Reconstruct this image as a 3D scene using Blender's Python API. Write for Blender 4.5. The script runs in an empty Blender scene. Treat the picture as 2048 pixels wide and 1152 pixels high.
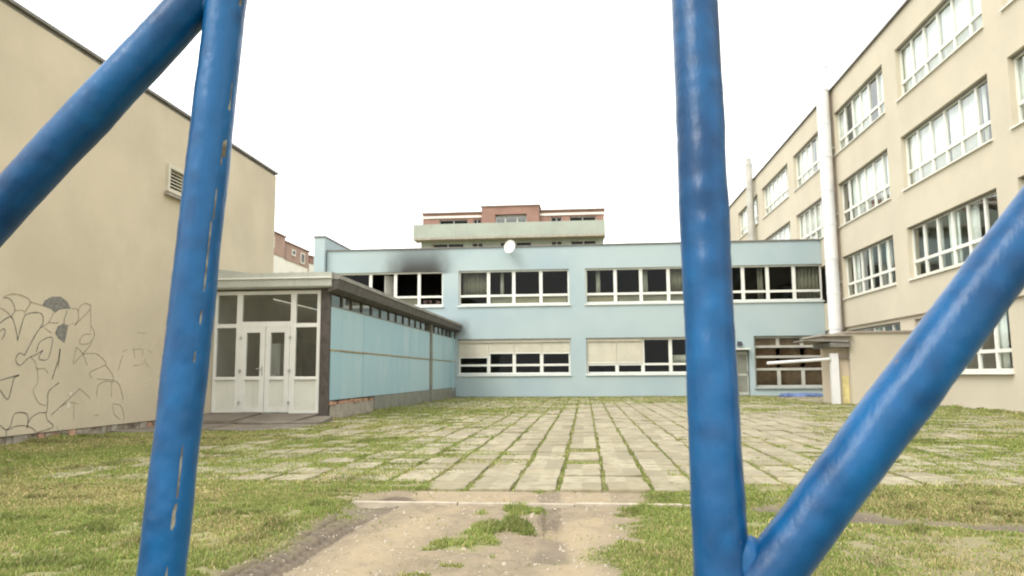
import bpy, math, random
import numpy as np
from mathutils import Vector, Matrix

random.seed(7); RNG = np.random.default_rng(7)
scene = bpy.context.scene
COL = scene.collection
R = math.radians

# ------------------------------------------------------------------ camera
CAM_Z = 1.08
F_PX, YAW, PITCH, ROLL = 1487.7, 0.09678, 0.11548, -0.0064      # focal length in pixels of a 2048 wide picture
cy_, sy_, cp_, sp_ = math.cos(YAW), math.sin(YAW), math.cos(PITCH), math.sin(PITCH)
FWD = Vector((-sy_*cp_, cy_*cp_, sp_)); RGT = Vector((cy_, sy_, 0)); UPV = RGT.cross(FWD)
RGT, UPV = RGT*math.cos(ROLL)+UPV*math.sin(ROLL), -RGT*math.sin(ROLL)+UPV*math.cos(ROLL)
cam_d = bpy.data.cameras.new('camera'); cam = bpy.data.objects.new('camera', cam_d); COL.objects.link(cam)
cam_d.sensor_width = 36.0; cam_d.lens = 36.0*F_PX/2048; cam_d.clip_start = 0.02; cam_d.clip_end = 3000
cam_d.dof.use_dof = True; cam_d.dof.focus_distance = 1.5; cam_d.dof.aperture_fstop = 7.5
m3 = Matrix((RGT, UPV, -FWD)).transposed()
cam.matrix_world = Matrix.Translation((0, 0, CAM_Z)) @ m3.to_4x4()
scene.camera = cam
def ray(x, y): return RGT*((x-1024)/F_PX)+UPV*((576-y)/F_PX)+FWD
def gpt(x, y):                       # pixel of the photograph -> point on the ground
    d = ray(x, y); t = -CAM_Z/d.z; return (d.x*t, d.y*t)
def lpt(x, y, X):                    # pixel -> point on a wall standing at X
    d = ray(x, y); t = X/d.x; return (d.y*t, CAM_Z+d.z*t)

# ------------------------------------------------------------------ sky and sun (bright overcast)
SUN_EL, SUN_AZ = R(50), R(-138)      # azimuth from +Y, negative = to the left
w = bpy.data.worlds.new('World'); scene.world = w; w.use_nodes = True
nt = w.node_tree; nt.nodes.clear()
out = nt.nodes.new('ShaderNodeOutputWorld'); bg = nt.nodes.new('ShaderNodeBackground')
sky = nt.nodes.new('ShaderNodeTexSky'); sky.sky_type = 'NISHITA'; sky.sun_disc = False
sky.sun_elevation = SUN_EL; sky.sun_rotation = SUN_AZ; sky.dust_density = 4.0; sky.air_density = 1.0
hs = nt.nodes.new('ShaderNodeHueSaturation'); hs.inputs['Saturation'].default_value = 0.25
mx = nt.nodes.new('ShaderNodeMix'); mx.data_type = 'RGBA'; mx.inputs['Factor'].default_value = 0.82
mx.inputs['B'].default_value = (8.0, 8.0, 7.9, 1)          # closed cloud deck
nt.links.new(sky.outputs[0], hs.inputs['Color']); nt.links.new(hs.outputs[0], mx.inputs['A'])
nt.links.new(mx.outputs['Result'], bg.inputs[0]); bg.inputs[1].default_value = 0.13
nt.links.new(bg.outputs[0], out.inputs[0])
sd = bpy.data.lights.new('sun', 'SUN'); so = bpy.data.objects.new('sun', sd); COL.objects.link(so)
sd.energy = 1.0; sd.angle = R(30); sd.color = (1.0, 0.96, 0.88)
sv = Vector((math.sin(SUN_AZ)*math.cos(SUN_EL), math.cos(SUN_AZ)*math.cos(SUN_EL), math.sin(SUN_EL)))
so.rotation_euler = (-sv).to_track_quat('-Z', 'Y').to_euler(); so.location = (0, 0, 60)
scene.render.engine = 'CYCLES'
scene.view_settings.view_transform = 'Standard'; scene.view_settings.look = 'None'
scene.view_settings.exposure = 1.25; scene.view_settings.gamma = 1.0
scene.cycles.max_bounces = 8; scene.cycles.transparent_max_bounces = 12

# ------------------------------------------------------------------ helpers: noise
_lat = RNG.random((64, 64, 64))
def noise3(p, s=1.0):
    p = np.asarray(p, float)*s
    i = np.floor(p).astype(int); f = p-i; f = f*f*(3-2*f)
    def g(a, b, c): return _lat[(i[..., 0]+a) % 64, (i[..., 1]+b) % 64, (i[..., 2]+c) % 64]
    x, y, z = f[..., 0], f[..., 1], f[..., 2]
    def l(a, b, t): return a+(b-a)*t
    return l(l(l(g(0,0,0), g(1,0,0), x), l(g(0,1,0), g(1,1,0), x), y), l(l(g(0,0,1), g(1,0,1), x), l(g(0,1,1), g(1,1,1), x), y), z)
def fbm2(x, y, s, o=3, seed=0.0):
    v = 0; a = 0.5; t = 0
    for k in range(o):
        v = v+a*noise3(np.stack([x, y, np.full_like(x, seed+k*3.7)], -1)*np.array([s, s, 1.0])); t += a; a *= .5; s *= 2.03
    return v/t
def sstep(v, a, b):
    t = np.clip((v-a)/(b-a), 0, 1); return t*t*(3-2*t)
def in_poly(x, y, poly):
    ins = np.zeros(x.shape, bool); n = len(poly)
    for k in range(n):
        x0, y0 = poly[k]; x1, y1 = poly[(k+1) % n]
        c = ((y0 > y) != (y1 > y)) & (x < (x1-x0)*(y-y0)/(y1-y0+1e-12)+x0); ins ^= c
    return ins
def d_poly(x, y, pts, closed=False):
    d = np.full(x.shape, 1e9); s_at = np.zeros(x.shape); side = np.zeros(x.shape); acc = 0
    q = list(pts)+([pts[0]] if closed else [])
    for (x0, y0), (x1, y1) in zip(q, q[1:]):
        L2 = (x1-x0)**2+(y1-y0)**2; L = math.sqrt(L2)
        t = np.clip(((x-x0)*(x1-x0)+(y-y0)*(y1-y0))/L2, 0, 1)
        dd = np.hypot(x-x0-t*(x1-x0), y-y0-t*(y1-y0)); m = dd < d
        d = np.where(m, dd, d); s_at = np.where(m, acc+t*L, s_at)
        side = np.where(m, np.sign((x-x0)*(y1-y0)-(y-y0)*(x1-x0))*dd, side); acc += L
    return d, s_at, side
def sdf(x, y, poly):                 # signed distance, inside positive
    d = d_poly(x, y, poly, True)[0]; return np.where(in_poly(x, y, poly), d, -d)

# ------------------------------------------------------------------ helpers: materials
class NT:
    def __init__(s, name):
        s.m = bpy.data.materials.new(name); s.m.use_nodes = True; s.t = s.m.node_tree; s.n = s.t.nodes; s.n.clear()
        s.o = s.n.new('ShaderNodeOutputMaterial')
    def new(s, t, **kw):
        n = s.n.new(t)
        for k, v in kw.items(): setattr(n, k, v)
        return n
    def lk(s, a, b): s.t.links.new(a, b)
    def val(s, sock, v):
        if hasattr(v, 'is_linked') or hasattr(v, 'links'): s.lk(v, sock)
        else: sock.default_value = v
    def math(s, op, a, b=0.0, clamp=False):
        n = s.new('ShaderNodeMath', operation=op, use_clamp=clamp); s.val(n.inputs[0], a); s.val(n.inputs[1], b); return n.outputs[0]
    def ss(s, v, a, b):
        n = s.new('ShaderNodeMapRange', interpolation_type='SMOOTHSTEP'); s.val(n.inputs[0], v); s.val(n.inputs[1], a); s.val(n.inputs[2], b); return n.outputs[0]
    def mix(s, f, a, b):
        n = s.new('ShaderNodeMix', data_type='RGBA'); s.val(n.inputs['Factor'], f)
        s.val(n.inputs['A'], a if not isinstance(a, tuple) else (*a, 1)); s.val(n.inputs['B'], b if not isinstance(b, tuple) else (*b, 1)); return n.outputs['Result']
    def pos(s): return s.new('ShaderNodeNewGeometry').outputs['Position']
    def scl(s, v, sc):
        n = s.new('ShaderNodeVectorMath', operation='MULTIPLY'); s.lk(v, n.inputs[0]); n.inputs[1].default_value = sc; return n.outputs[0]
    def noise(s, v, scale, detail=3, rough=.55):
        n = s.new('ShaderNodeTexNoise'); s.lk(v, n.inputs['Vector']); n.inputs['Scale'].default_value = scale
        n.inputs['Detail'].default_value = detail; n.inputs['Roughness'].default_value = rough; return n.outputs['Fac']
    def bsdf(s, col, rough=.8, bump=None, bstr=.2, bdist=.01, **kw):
        b = s.new('ShaderNodeBsdfPrincipled'); s.val(b.inputs['Base Color'], col if not isinstance(col, tuple) else (*col, 1)); s.val(b.inputs['Roughness'], rough)
        for k, v in kw.items(): s.val(b.inputs[k.replace('_', ' ')], v)
        if bump is not None:
            bn = s.new('ShaderNodeBump'); bn.inputs['Strength'].default_value = bstr; bn.inputs['Distance'].default_value = bdist
            s.lk(bump, bn.inputs['Height']); s.lk(bn.outputs[0], b.inputs['Normal'])
        s.lk(b.outputs[0], s.o.inputs[0]); return b
def mul(c, k): return tuple(min(1, x*k) for x in c)
def plain(name, col, rough=.7, var=.12, scale=3.0, bump=.15, bscale=50, streak=0.0, **kw):
    t = NT(name); p = t.pos()
    c = t.mix(t.ss(t.noise(p, scale, 4), .3, .7), mul(col, 1-var), mul(col, 1+var))
    if streak:
        st = t.noise(t.scl(p, (3.0, 3.0, .22)), 1.6, 4, .6)
        c = t.mix(t.math('MULTIPLY', t.ss(st, .52, .75), streak), c, mul(col, .62))
    t.bsdf(c, rough, t.noise(p, bscale, 3), bump, .01, **kw); return t.m

M = {}
def plaster(name, col, dark, var=.09):
    t = NT(name); p = t.pos()
    c = t.mix(t.ss(t.noise(p, .55, 5, .6), .3, .72), mul(col, 1-var), mul(col, 1+var*.7))
    blot = t.ss(t.noise(p, 3.1, 5, .65), .55, .8)
    c = t.mix(t.math('MULTIPLY', blot, .28), c, dark)
    st = t.ss(t.noise(t.scl(p, (2.2, 2.2, .16)), 1.5, 5, .65), .55, .8)
    c = t.mix(t.math('MULTIPLY', st, .25), c, dark)
    speck = t.ss(t.noise(p, 24, 2), .67, .8)
    c = t.mix(t.math('MULTIPLY', speck, .2), c, dark)
    t.bsdf(c, .92, t.noise(p, 70, 4), .3, .012); return t.m
M['beige'] = plaster('beige_render', (.545, .475, .345), (.44, .38, .27))
M['cream'] = plaster('cream_render', (.51, .46, .355), (.42, .38, .29), .06)
M['pinkish'] = plaster('pale_render', (.52, .44, .33), (.42, .35, .25), .05)
def blue_wall():
    t = NT('pale_blue_render'); p = t.pos(); sx = t.new('ShaderNodeSeparateXYZ'); t.lk(p, sx.inputs[0]); X, Y, Z = sx.outputs
    col = (.335, .42, .445)
    c = t.mix(t.ss(t.noise(p, .35, 4), .3, .7), mul(col, .95), mul((.36, .435, .435), 1.04))
    st = t.ss(t.noise(t.scl(p, (2.0, 2.0, .15)), 1.4, 5, .65), .55, .85)
    c = t.mix(t.math('MULTIPLY', st, .22), c, (.33, .42, .40))
    n = t.noise(t.scl(p, (1.0, 1, .55)), 1.6, 4, .55)
    nx = t.math('ADD', X, t.math('MULTIPLY', t.math('SUBTRACT', n, .5), .9))
    # smoke stain left by the fire over the burnt window
    hx = t.math('MULTIPLY', t.ss(nx, -10.8, -8.5), t.math('SUBTRACT', 1.0, t.ss(nx, -7.5, -6.0)))
    hz = t.math('MULTIPLY', t.ss(Z, 6.0, 6.1), t.math('SUBTRACT', 1.0, t.math('MULTIPLY', t.ss(Z, 6.0, 7.75), .66)))
    s1 = t.math('MULTIPLY', t.math('MULTIPLY', hx, hz), 1.06, True)
    wide = t.math('MULTIPLY', t.math('MULTIPLY', t.ss(nx, -12.2, -9.6), t.math('SUBTRACT', 1.0, t.ss(nx, -6.9, -5.6))), t.math('MULTIPLY', t.ss(Z, 5.9, 6.2), .16))
    hx2 = t.math('MULTIPLY', t.ss(nx, -6.9, -6.4), t.math('SUBTRACT', 1.0, t.ss(nx, -6.1, -5.3)))
    s2 = t.math('MULTIPLY', hx2, t.math('MULTIPLY', t.math('MULTIPLY', t.ss(Z, 2.6, 3.3), t.math('SUBTRACT', 1.0, t.ss(Z, 3.4, 4.0))), .5))
    soot = t.math('MAXIMUM', t.math('MAXIMUM', s1, wide), s2)
    c = t.mix(t.math('MULTIPLY', soot, .93), c, (.026, .021, .017))
    t.bsdf(c, .9, t.noise(p, 60, 3), .2, .01); return t.m
M['blue_wall'] = blue_wall()
def panel_mat():
    t = NT('light_blue_painted_sheet'); p = t.pos()
    oi = t.new('ShaderNodeObjectInfo')
    c = t.mix(oi.outputs['Random'], (.29, .47, .54), (.35, .51, .55))
    st = t.ss(t.noise(t.scl(p, (2.4, 2.4, .12)), 1.7, 5, .65), .5, .78)
    c = t.mix(t.math('MULTIPLY', st, .6), c, (.48, .57, .56))
    bl = t.ss(t.noise(t.scl(p, (1, 1, .5)), 1.1, 5, .7), .48, .7)
    c = t.mix(t.math('MULTIPLY', bl, .45), c, (.50, .58, .58))
    st2 = t.ss(t.noise(t.scl(p, (5.1, 5.1, .3)), 2.3, 5, .65), .6, .8)
    c = t.mix(t.math('MULTIPLY', st2, .35), c, (.17, .27, .30))
    t.bsdf(c, .5, t.noise(p, 8, 3), .15, .03); return t.m
M['panel'] = panel_mat()
M['white'] = plain('white_plastic_frame', (.70, .695, .63), .45, .05, 2, .04, 30, .25)
M['door_panel'] = plain('cream_white_door_panel', (.62, .62, .53), .5, .05, 1.5, .04, 30, .2)
M['cream_blind'] = plain('cream_roller_shutter', (.55, .515, .41), .7, .06, 2, .1, 40, .2)
M['grey_panel'] = plain('grey_infill_panel', (.42, .41, .36), .7, .1, 2, .1, 40)
M['coping'] = plain('grey_metal_coping', (.16, .15, .13), .6, .2, 3)
M['fascia'] = plain('grey_green_fascia', (.42, .43, .37), .6, .08, 2, .1, 40, .3)
M['dark_metal'] = plain('dark_rusty_steel', (.075, .062, .052), .7, .3, 6, .3, 40, .3)
M['gutter'] = plain('sooty_dark_gutter', (.085, .077, .065), .8, .3, 4, .3, 30)
M['roof_felt'] = plain('grey_roof_felt', (.23, .22, .19), .9, .15, 3)
M['plinth'] = plain('grey_green_plinth', (.21, .215, .175), .9, .12, 3, .3, 40, .3)
M['concrete'] = plain('rough_concrete', (.34, .31, .25), .95, .18, 5, .6, 30, .3)
M['brick'] = plain('weathered_orange_brick', (.42, .25, .17), .95, .25, 9, .5, 50)
M['rust'] = plain('rusty_yellow_strip', (.30, .23, .11), .8, .5, 9, .3, 60)
M['interior'] = plain('dim_room_plaster', (.34, .33, .29), .9, .1, 1)
M['corridor_in'] = plain('corridor_plaster', (.42, .40, .34), .9, .1, 1)
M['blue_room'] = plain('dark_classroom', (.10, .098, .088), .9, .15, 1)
M['brown_blind'] = plain('brown_blind', (.36, .315, .26), .9, .2, 2)
M['burnt'] = plain('charred_room', (.018, .017, .017), .95, .4, 2)
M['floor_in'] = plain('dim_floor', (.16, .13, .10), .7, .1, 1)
M['curtain'] = plain('white_curtain', (.80, .82, .78), .9, .04, 2, .1, 30)
M['brown_box'] = plain('brown_cardboard', (.14, .07, .05), .8, .1, 3)
M['flue'] = plain('white_painted_flue', (.66, .655, .645), .5, .04, 2, .1, 20, .15)
M['taupe'] = plain('taupe_render', (.29, .24, .19), .9, .1, 2)
M['terracotta'] = plain('terracotta_render', (.27, .16, .12), .9, .12, .6)
M['pale_green'] = plain('pale_green_parapet', (.33, .36, .30), .9, .07, .5, .1, 5, .3)
M['brown_clad'] = plain('brown_mansard', (.33, .22, .17), .9, .1, .8)
M['dark_brown'] = plain('dark_brown_return', (.20, .13, .11), .9, .1, .8)
M['house_white'] = plain('white_house_render', (.72, .69, .60), .9, .05, .6)
M['stone'] = plain('broken_plinth_stone', (.26, .22, .17), .95, .4, 7, .8, 40)
M['yellow'] = plain('yellow_stain_paint', (.62, .53, .24), .9, .15, 6)
M['blue_sheet'] = plain('blue_sheet', (.10, .15, .30), .6, .2, 4)
M['lamp_dark'] = plain('dark_lamp_housing', (.03, .03, .04), .5)
M['spray'] = plain('black_spray_paint', (.17, .16, .125), .8, .35, 30)
M['spray_faint'] = plain('faint_spray_paint', (.33, .285, .195), .8, .15, 30)
M['spray_fill'] = plain('grey_spray_fill', (.19, .18, .155), .8, .3, 20)
M['white_chip'] = plain('white_plaster_chip', (.62, .57, .46), .9, .05)
M['kerb'] = plain('pale_concrete_edging', (.36, .31, .235), .95, .2, 6, .5, 30)
def glass_mat(name, tint, ior=1.6, rough=.03):
    t = NT(name); p = t.pos()
    fr = t.new('ShaderNodeFresnel'); fr.inputs['IOR'].default_value = ior
    bn = t.new('ShaderNodeBump'); bn.inputs['Strength'].default_value = .04; bn.inputs['Distance'].default_value = .05; t.lk(t.noise(p, 1.2, 2), bn.inputs['Height'])
    gl = t.new('ShaderNodeBsdfGlossy'); gl.inputs['Roughness'].default_value = rough; t.lk(bn.outputs[0], gl.inputs['Normal']); gl.inputs['Color'].default_value = (.93, .97, .95, 1)
    tr = t.new('ShaderNodeBsdfTransparent'); tr.inputs['Color'].default_value = (*tint, 1)
    ms = t.new('ShaderNodeMixShader'); t.lk(t.math('MULTIPLY', fr.outputs[0], t.math('SUBTRACT', 1.0, t.new('ShaderNodeNewGeometry').outputs['Backfacing'])), ms.inputs[0]); t.lk(tr.outputs[0], ms.inputs[1]); t.lk(gl.outputs[0], ms.inputs[2]); t.lk(ms.outputs[0], t.o.inputs[0]); return t.m
M['glass'] = glass_mat('window_glass', (.93, .95, .94), 2.1)
M['glass_thin'] = glass_mat('old_window_glass', (.75, .76, .72), 1.25)
M['glass_brown'] = glass_mat('dusty_brown_glass', (.80, .76, .70), 1.5, .12)
def paint_mat():
    t = NT('thick_blue_gloss_paint'); p = t.pos()
    a = t.new('ShaderNodeAttribute', attribute_name='chip').outputs['Fac']
    b = t.new('ShaderNodeAttribute', attribute_name='tone').outputs['Fac']
    c = t.mix(b, (.0005, .036, .108), (.002, .080, .215))
    c = t.mix(t.math('MULTIPLY', t.ss(t.noise(p, 40, 5, .65), .55, .75), .30), c, (.012, .075, .175))
    c = t.mix(t.ss(t.noise(p, 55, 4, .7), .70, .78), c, (.10, .07, .09))
    prim = t.mix(t.ss(t.noise(p, 60, 3), .4, .6), (.24, .225, .165), (.09, .075, .05))
    c = t.mix(t.ss(a, .42, .62), c, prim)
    t.bsdf(c, t.mix(t.noise(p, 30, 3), (.25,)*3, (.40,)*3), t.noise(t.scl(p, (1, 1, .35)), 130, 4, .6), .22, .004, Specular_IOR_Level=.28); return t.m
M['paint'] = paint_mat()
def slab_mat():
    t = NT('weathered_paving_concrete'); p = t.pos()
    ad = t.new('ShaderNodeVectorMath', operation='ADD'); t.lk(p, ad.inputs[0]); ad.inputs[1].default_value = (8.7+.2175-.17, -7.1+49*.49, 0)
    dv = t.scl(ad.outputs[0], (1/.435, 1/.49, 0)); fl = t.new('ShaderNodeVectorMath', operation='FLOOR'); t.lk(dv, fl.inputs[0])
    wn = t.new('ShaderNodeTexWhiteNoise', noise_dimensions='2D'); t.lk(fl.outputs[0], wn.inputs[0])
    c = t.mix(wn.outputs['Value'], (.235, .21, .135), (.355, .32, .22))
    c = t.mix(t.math('MULTIPLY', t.ss(t.noise(p, 7, 5, .65), .40, .66), .65), c, (.185, .155, .10))
    c = t.mix(t.math('MULTIPLY', t.ss(t.noise(p, 1.1, 4), .5, .72), .4), c, (.30, .245, .15))
    t.bsdf(c, .95, t.noise(p, 60, 5, .7), .6, .012); return t.m
M['slab'] = slab_mat()
def ground_mat():
    t = NT('grass_and_dirt_ground'); p = t.pos()
    A = lambda n: t.new('ShaderNodeAttribute', attribute_name=n).outputs['Fac']
    n1 = t.noise(p, 1.3, 5, .6); n2 = t.noise(p, 9, 5, .65)
    g = t.mix(t.ss(n1, .35, .65), (.20, .20, .08), (.27, .24, .12))
    g = t.mix(t.ss(n2, .45, .7), g, (.15, .15, .055))
    d = t.mix(t.ss(n2, .3, .7), (.20, .16, .105), (.285, .23, .15))
    d = t.mix(t.math('MULTIPLY', t.ss(n1, .45, .7), .55), d, (.215, .165, .11))
    d = t.mix(t.math('MULTIPLY', A('sand'), .75), d, (.335, .265, .165))
    d = t.mix(t.math('MULTIPLY', A('mud'), .85), d, (.125, .10, .075))
    st = t.ss(t.noise(p, 42, 4, .7), .60, .70); d = t.mix(t.math('MULTIPLY', st, .55), d, (.12, .095, .065))
    st = t.ss(t.noise(p, 4.5, 5, .7), .50, .68); d = t.mix(t.math('MULTIPLY', st, .45), d, (.17, .135, .09))
    st = t.ss(t.noise(p, 38, 2, .6), .70, .76); d = t.mix(t.math('MULTIPLY', st, .5), d, (.50, .42, .31))
    c = t.mix(A('dirt'), g, d)
    t.bsdf(c, .97, t.noise(p, 45, 6, .7), .7, .02); return t.m
M['ground'] = ground_mat()
def grass_mat():
    t = NT('grass_blades')
    c = t.new('ShaderNodeAttribute', attribute_name='blade').outputs['Color']
    b = t.new('ShaderNodeBsdfPrincipled'); t.lk(c, b.inputs['Base Color']); b.inputs['Roughness'].default_value = .7; b.inputs['Specular IOR Level'].default_value = .2
    tl = t.new('ShaderNodeBsdfTranslucent'); t.lk(c, tl.inputs['Color'])
    ms = t.new('ShaderNodeMixShader'); ms.inputs[0].default_value = .35; t.lk(b.outputs[0], ms.inputs[1]); t.lk(tl.outputs[0], ms.inputs[2]); t.lk(ms.outputs[0], t.o.inputs[0]); return t.m
M['grass'] = grass_mat()

# ------------------------------------------------------------------ helpers: objects
ROOT = {}
def tag(o, label, cat=None, group=None, kind=None):
    o['label'] = label
    if cat: o['category'] = cat
    if group: o['group'] = group
    if kind: o['kind'] = kind
    return o
def empty(name, loc, label, cat, group=None):
    o = bpy.data.objects.new(name, None); COL.objects.link(o); o.location = loc; o.empty_display_size = .2
    tag(o, label, cat, group); return o
def base_of(o):
    v = Vector((0, 0, 0))
    while o is not None: v = v+o.location; o = o.parent
    return v
def mesh_obj(name, verts, faces, mat, parent=None, smooth=False, loc=None):
    me = bpy.data.meshes.new(name)
    off = base_of(parent) if parent is not None else Vector((0, 0, 0))
    if loc is not None: off = Vector(loc)
    me.from_pydata([(v[0]-off.x, v[1]-off.y, v[2]-off.z) for v in verts], [], faces)
    me.materials.append(M[mat] if isinstance(mat, str) else mat)
    if smooth: me.polygons.foreach_set('use_smooth', [True]*len(me.polygons))
    me.update()
    o = bpy.data.objects.new(name, me); COL.objects.link(o)
    if parent is not None: o.parent = parent
    else: o.location = off
    return o
BF = [(0,3,2,1), (4,5,6,7), (0,1,5,4), (1,2,6,5), (2,3,7,6), (3,0,4,7)]
IDN = lambda u, o, z: (u, o, z)
class MB:
    def __init__(s, mp=IDN, flip=False): s.v = []; s.f = []; s.mp = mp; s.flip = flip
    def box(s, u0, u1, o0, o1, z0, z1):
        if u0 > u1: u0, u1 = u1, u0
        if o0 > o1: o0, o1 = o1, o0
        if z0 > z1: z0, z1 = z1, z0
        k = len(s.v)
        s.v += [s.mp(*q) for q in ((u0,o0,z0),(u1,o0,z0),(u1,o1,z0),(u0,o1,z0),(u0,o0,z1),(u1,o0,z1),(u1,o1,z1),(u0,o1,z1))]
        s.f += [tuple(k+i for i in (reversed(q) if s.flip else q)) for q in BF]; return s
    def hexa(s, pts):                # 8 corners, same order as box
        k = len(s.v); s.v += [s.mp(*q) for q in pts]; s.f += [tuple(k+i for i in (reversed(q) if s.flip else q)) for q in BF]; return s
    def raw(s, vs, fs):
        k = len(s.v); s.v += [tuple(q) for q in vs]; s.f += [tuple(k+i for i in q) for q in fs]; return s
    def tube(s, p0, p1, r0, r1=None, n=12, caps=True):
        r1 = r0 if r1 is None else r1; p0, p1 = Vector(p0), Vector(p1); d = (p1-p0).normalized()
        a = d.cross(Vector((0, 0, 1)) if abs(d.z) < .9 else Vector((1, 0, 0))).normalized(); b = d.cross(a); k = len(s.v)
        for p, r in ((p0, r0), (p1, r1)):
            for i in range(n):
                t = 2*math.pi*i/n; s.v.append(tuple(p+(a*math.cos(t)+b*math.sin(t))*r))
        for i in range(n): j = (i+1) % n; s.f.append((k+i, k+j, k+n+j, k+n+i))
        if caps: s.f.append(tuple(k+i for i in reversed(range(n)))); s.f.append(tuple(k+n+i for i in range(n)))
        return s
    def build(s, name, mat, parent=None, **kw): return mesh_obj(name, s.v, s.f, mat, parent, **kw)
# wall frames of reference: u along the wall, o outwards (towards the yard), z up
def wall_x(X, sgn):                  # wall standing at X, facing sgn*X ; u = Y
    return (lambda u, o, z: (X+sgn*o, u, z)), (sgn > 0)
def wall_y(Y):                       # wall at Y facing -Y ; u = X
    return (lambda u, o, z: (u, Y-o, z)), True
def B(wf): return MB(wf[0], wf[1])

LX, CX, BY, RX = -9.3, -6.3, 36.0, 11.2

def window(parent, wf, u0, u1, z0, z1, us, zs, fr=.07, mull=.09, trans=.10, recess=.14, sill='white', glass='glass', skip=()):
    """one framed window: us = inner mullion centres, zs = transom centres"""
    b = B(wf); o0, o1 = -recess-.07, -recess
    b.box(u0, u0+fr, o0, o1, z0, z1).box(u1-fr, u1, o0, o1, z0, z1)
    b.box(u0+fr, u1-fr, o0, o1, z0, z0+fr).box(u0+fr, u1-fr, o0, o1, z1-fr, z1)
    zz = [z0+fr]+sum([[z-trans/2, z+trans/2] for z in zs], [])+[z1-fr]
    for z in zs: b.box(u0+fr, u1-fr, o0-.004, o1+.012, z-trans/2, z+trans/2)
    for u in us:
        for a, c in zip(zz[::2], zz[1::2]): b.box(u-mull/2, u+mull/2, o0, o1+.006, a, c)
    win = b.build('window', 'white', parent)
    uu = [u0+fr]+sum([[u-mull/2, u+mull/2] for u in us], [])+[u1-fr]
    for r, (a, c) in enumerate(zip(zz[::2], zz[1::2])):
        for k, (p, q) in enumerate(zip(uu[::2], uu[1::2])):
            if (k, r) in skip: continue
            B(wf).box(p-.012, q+.012, o0+.03, o0+.036, a-.012, c+.012).build('pane', glass, win)
    if sill: B(wf).hexa([(u0-.05, -recess-.02, z0-.07), (u1+.05, -recess-.02, z0-.07), (u1+.05, .07, z0-.085), (u0-.05, .07, z0-.085), (u0-.05, -recess-.02, z0-.003), (u1+.05, -recess-.02, z0-.003), (u1+.05, .07, z0-.05), (u0-.05, .07, z0-.05)]).build('sill', sill, win)
    return win
def curtain(parent, wf, u0, u1, z0, z1, o=-.34, mat='curtain', amp=.035, wl=.17, th=.012):
    n = max(4, int((u1-u0)/.035)); vs = []; fs = []
    for i in range(n+1):
        u = u0+(u1-u0)*i/n; d = amp*math.sin(u*2*math.pi/wl)+amp*.5*math.sin(u*9.1+1)
        for z in (z0, z1):
            for t in (0, -th): vs.append(wf[0](u, o+d+t, z))
    for i in range(n):
        a = 4*i; b = a+4; fs += [(a, b, b+2, a+2), (a+1, a+3, b+3, b+1), (a+2, b+2, b+3, a+3), (a, a+1, b+1, b)]
    return mesh_obj('curtain', vs, fs, mat, parent, smooth=True)

# ================================================================== GROUND
DIRT = [gpt(*q) for q in [(430,1175),(520,1110),(610,1063),(690,1022),(740,1003),(800,990),(850,978),(1290,976),(1262,1000),(1248,1030),(1240,1075),(1222,1105),(1218,1152),(1212,1175)]]
DIRT = [(-2.1, -4.0), (-2.02, 3.6)]+DIRT[1:-1]+[(.12, 3.6), (.15, -4.0)]
PATCH = [[gpt(*q) for q in p] for p in ([(845,1100),(870,1080),(930,1062),(990,1035),(1030,1030),(1045,1052),(1000,1066),(1003,1095),(985,1112),(930,1102)], [(940,1015),(985,1012),(990,1028),(950,1030)], [(1000,1008),(1070,1010),(1075,1024),(1010,1030)], [(765,1165),(800,1140),(900,1138),(930,1165)], [(880,1128),(930,1126),(925,1136),(885,1137)])]
TRACK_L = [gpt(*q) for q in [(420,1185),(560,1105),(700,1030),(790,995)]]
TRACK_R = [gpt(*q) for q in [(1105,1180),(1103,1085),(1100,1020),(1098,985)]]
SAND = [[gpt(*q) for q in p] for p in ([(590,1180),(700,1090),(800,1035),(900,1005),(1000,1000),(900,1030),(850,1080),(780,1130),(740,1180)], [(1075,1180),(1085,1085),(1130,1040),(1215,1030),(1228,1080),(1200,1130),(1190,1180)])]
GROOVE = [gpt(*q) for q in [(1560,1010),(1700,1030),(1850,1035),(2048,1046),(2300,1070)]]
BROWN = [gpt(*q) for q in [(1660,1055),(1850,1060),(2120,1075),(2160,1190),(1950,1190),(1760,1120)]]

def axis(lo, hi, flo, fhi, fine, mid, far=900):
    a = list(np.arange(flo, fhi+1e-6, fine)); v = flo; st = fine
    left = []
    while v > lo: st = min(st*1.15, mid); v -= st; left.append(v)
    while v > -far: st *= 1.5; v -= st; left.append(v)
    v = a[-1]; st = fine; right = []
    while v < hi: st = min(st*1.15, mid); v += st; right.append(v)
    while v < far: st *= 1.5; v += st; right.append(v)
    return np.array(left[::-1]+a+right)
gx = axis(-10, 12, -2.3, .35, .013, .12); gy = axis(-1, 37, 3.9, 6.9, .013, .16)
GX, GY = np.meshgrid(gx, gy, indexing='xy'); X, Y = GX.ravel(), GY.ravel()
n_edge = fbm2(X, Y, 2.4, 4, 1.0)-.5; n_f = fbm2(X, Y, 9.0, 3, 5.0)-.5
def dirt_mask(X, Y, ne, nf):
    s = sdf(X, Y, DIRT)+ne*.55+nf*.3
    d = sstep(s, -.22, .16)
    for p in PATCH: d = d*(1-.9*sstep(sdf(X, Y, p)+ne*.35+nf*.3, -.06, .06))
    gd = d_poly(X, Y, GROOVE)[0]; d = np.maximum(d, 1-sstep(gd+ne*.4+nf*.25, .20, .44))
    d = np.maximum(d, .5*sstep(sdf(X, Y, BROWN)+ne*2.2+nf*.8, -.1, .5))
    strip = sstep(X, -2.6, -1.7)*(1-sstep(X, .35, .75))*sstep(Y, 6.3, 6.5)*(1-sstep(Y, 7.05, 7.15)); d = np.maximum(d, strip*sstep(ne+.5, .25, .45))
    return d
dirt = dirt_mask(X, Y, n_edge, n_f)
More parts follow.
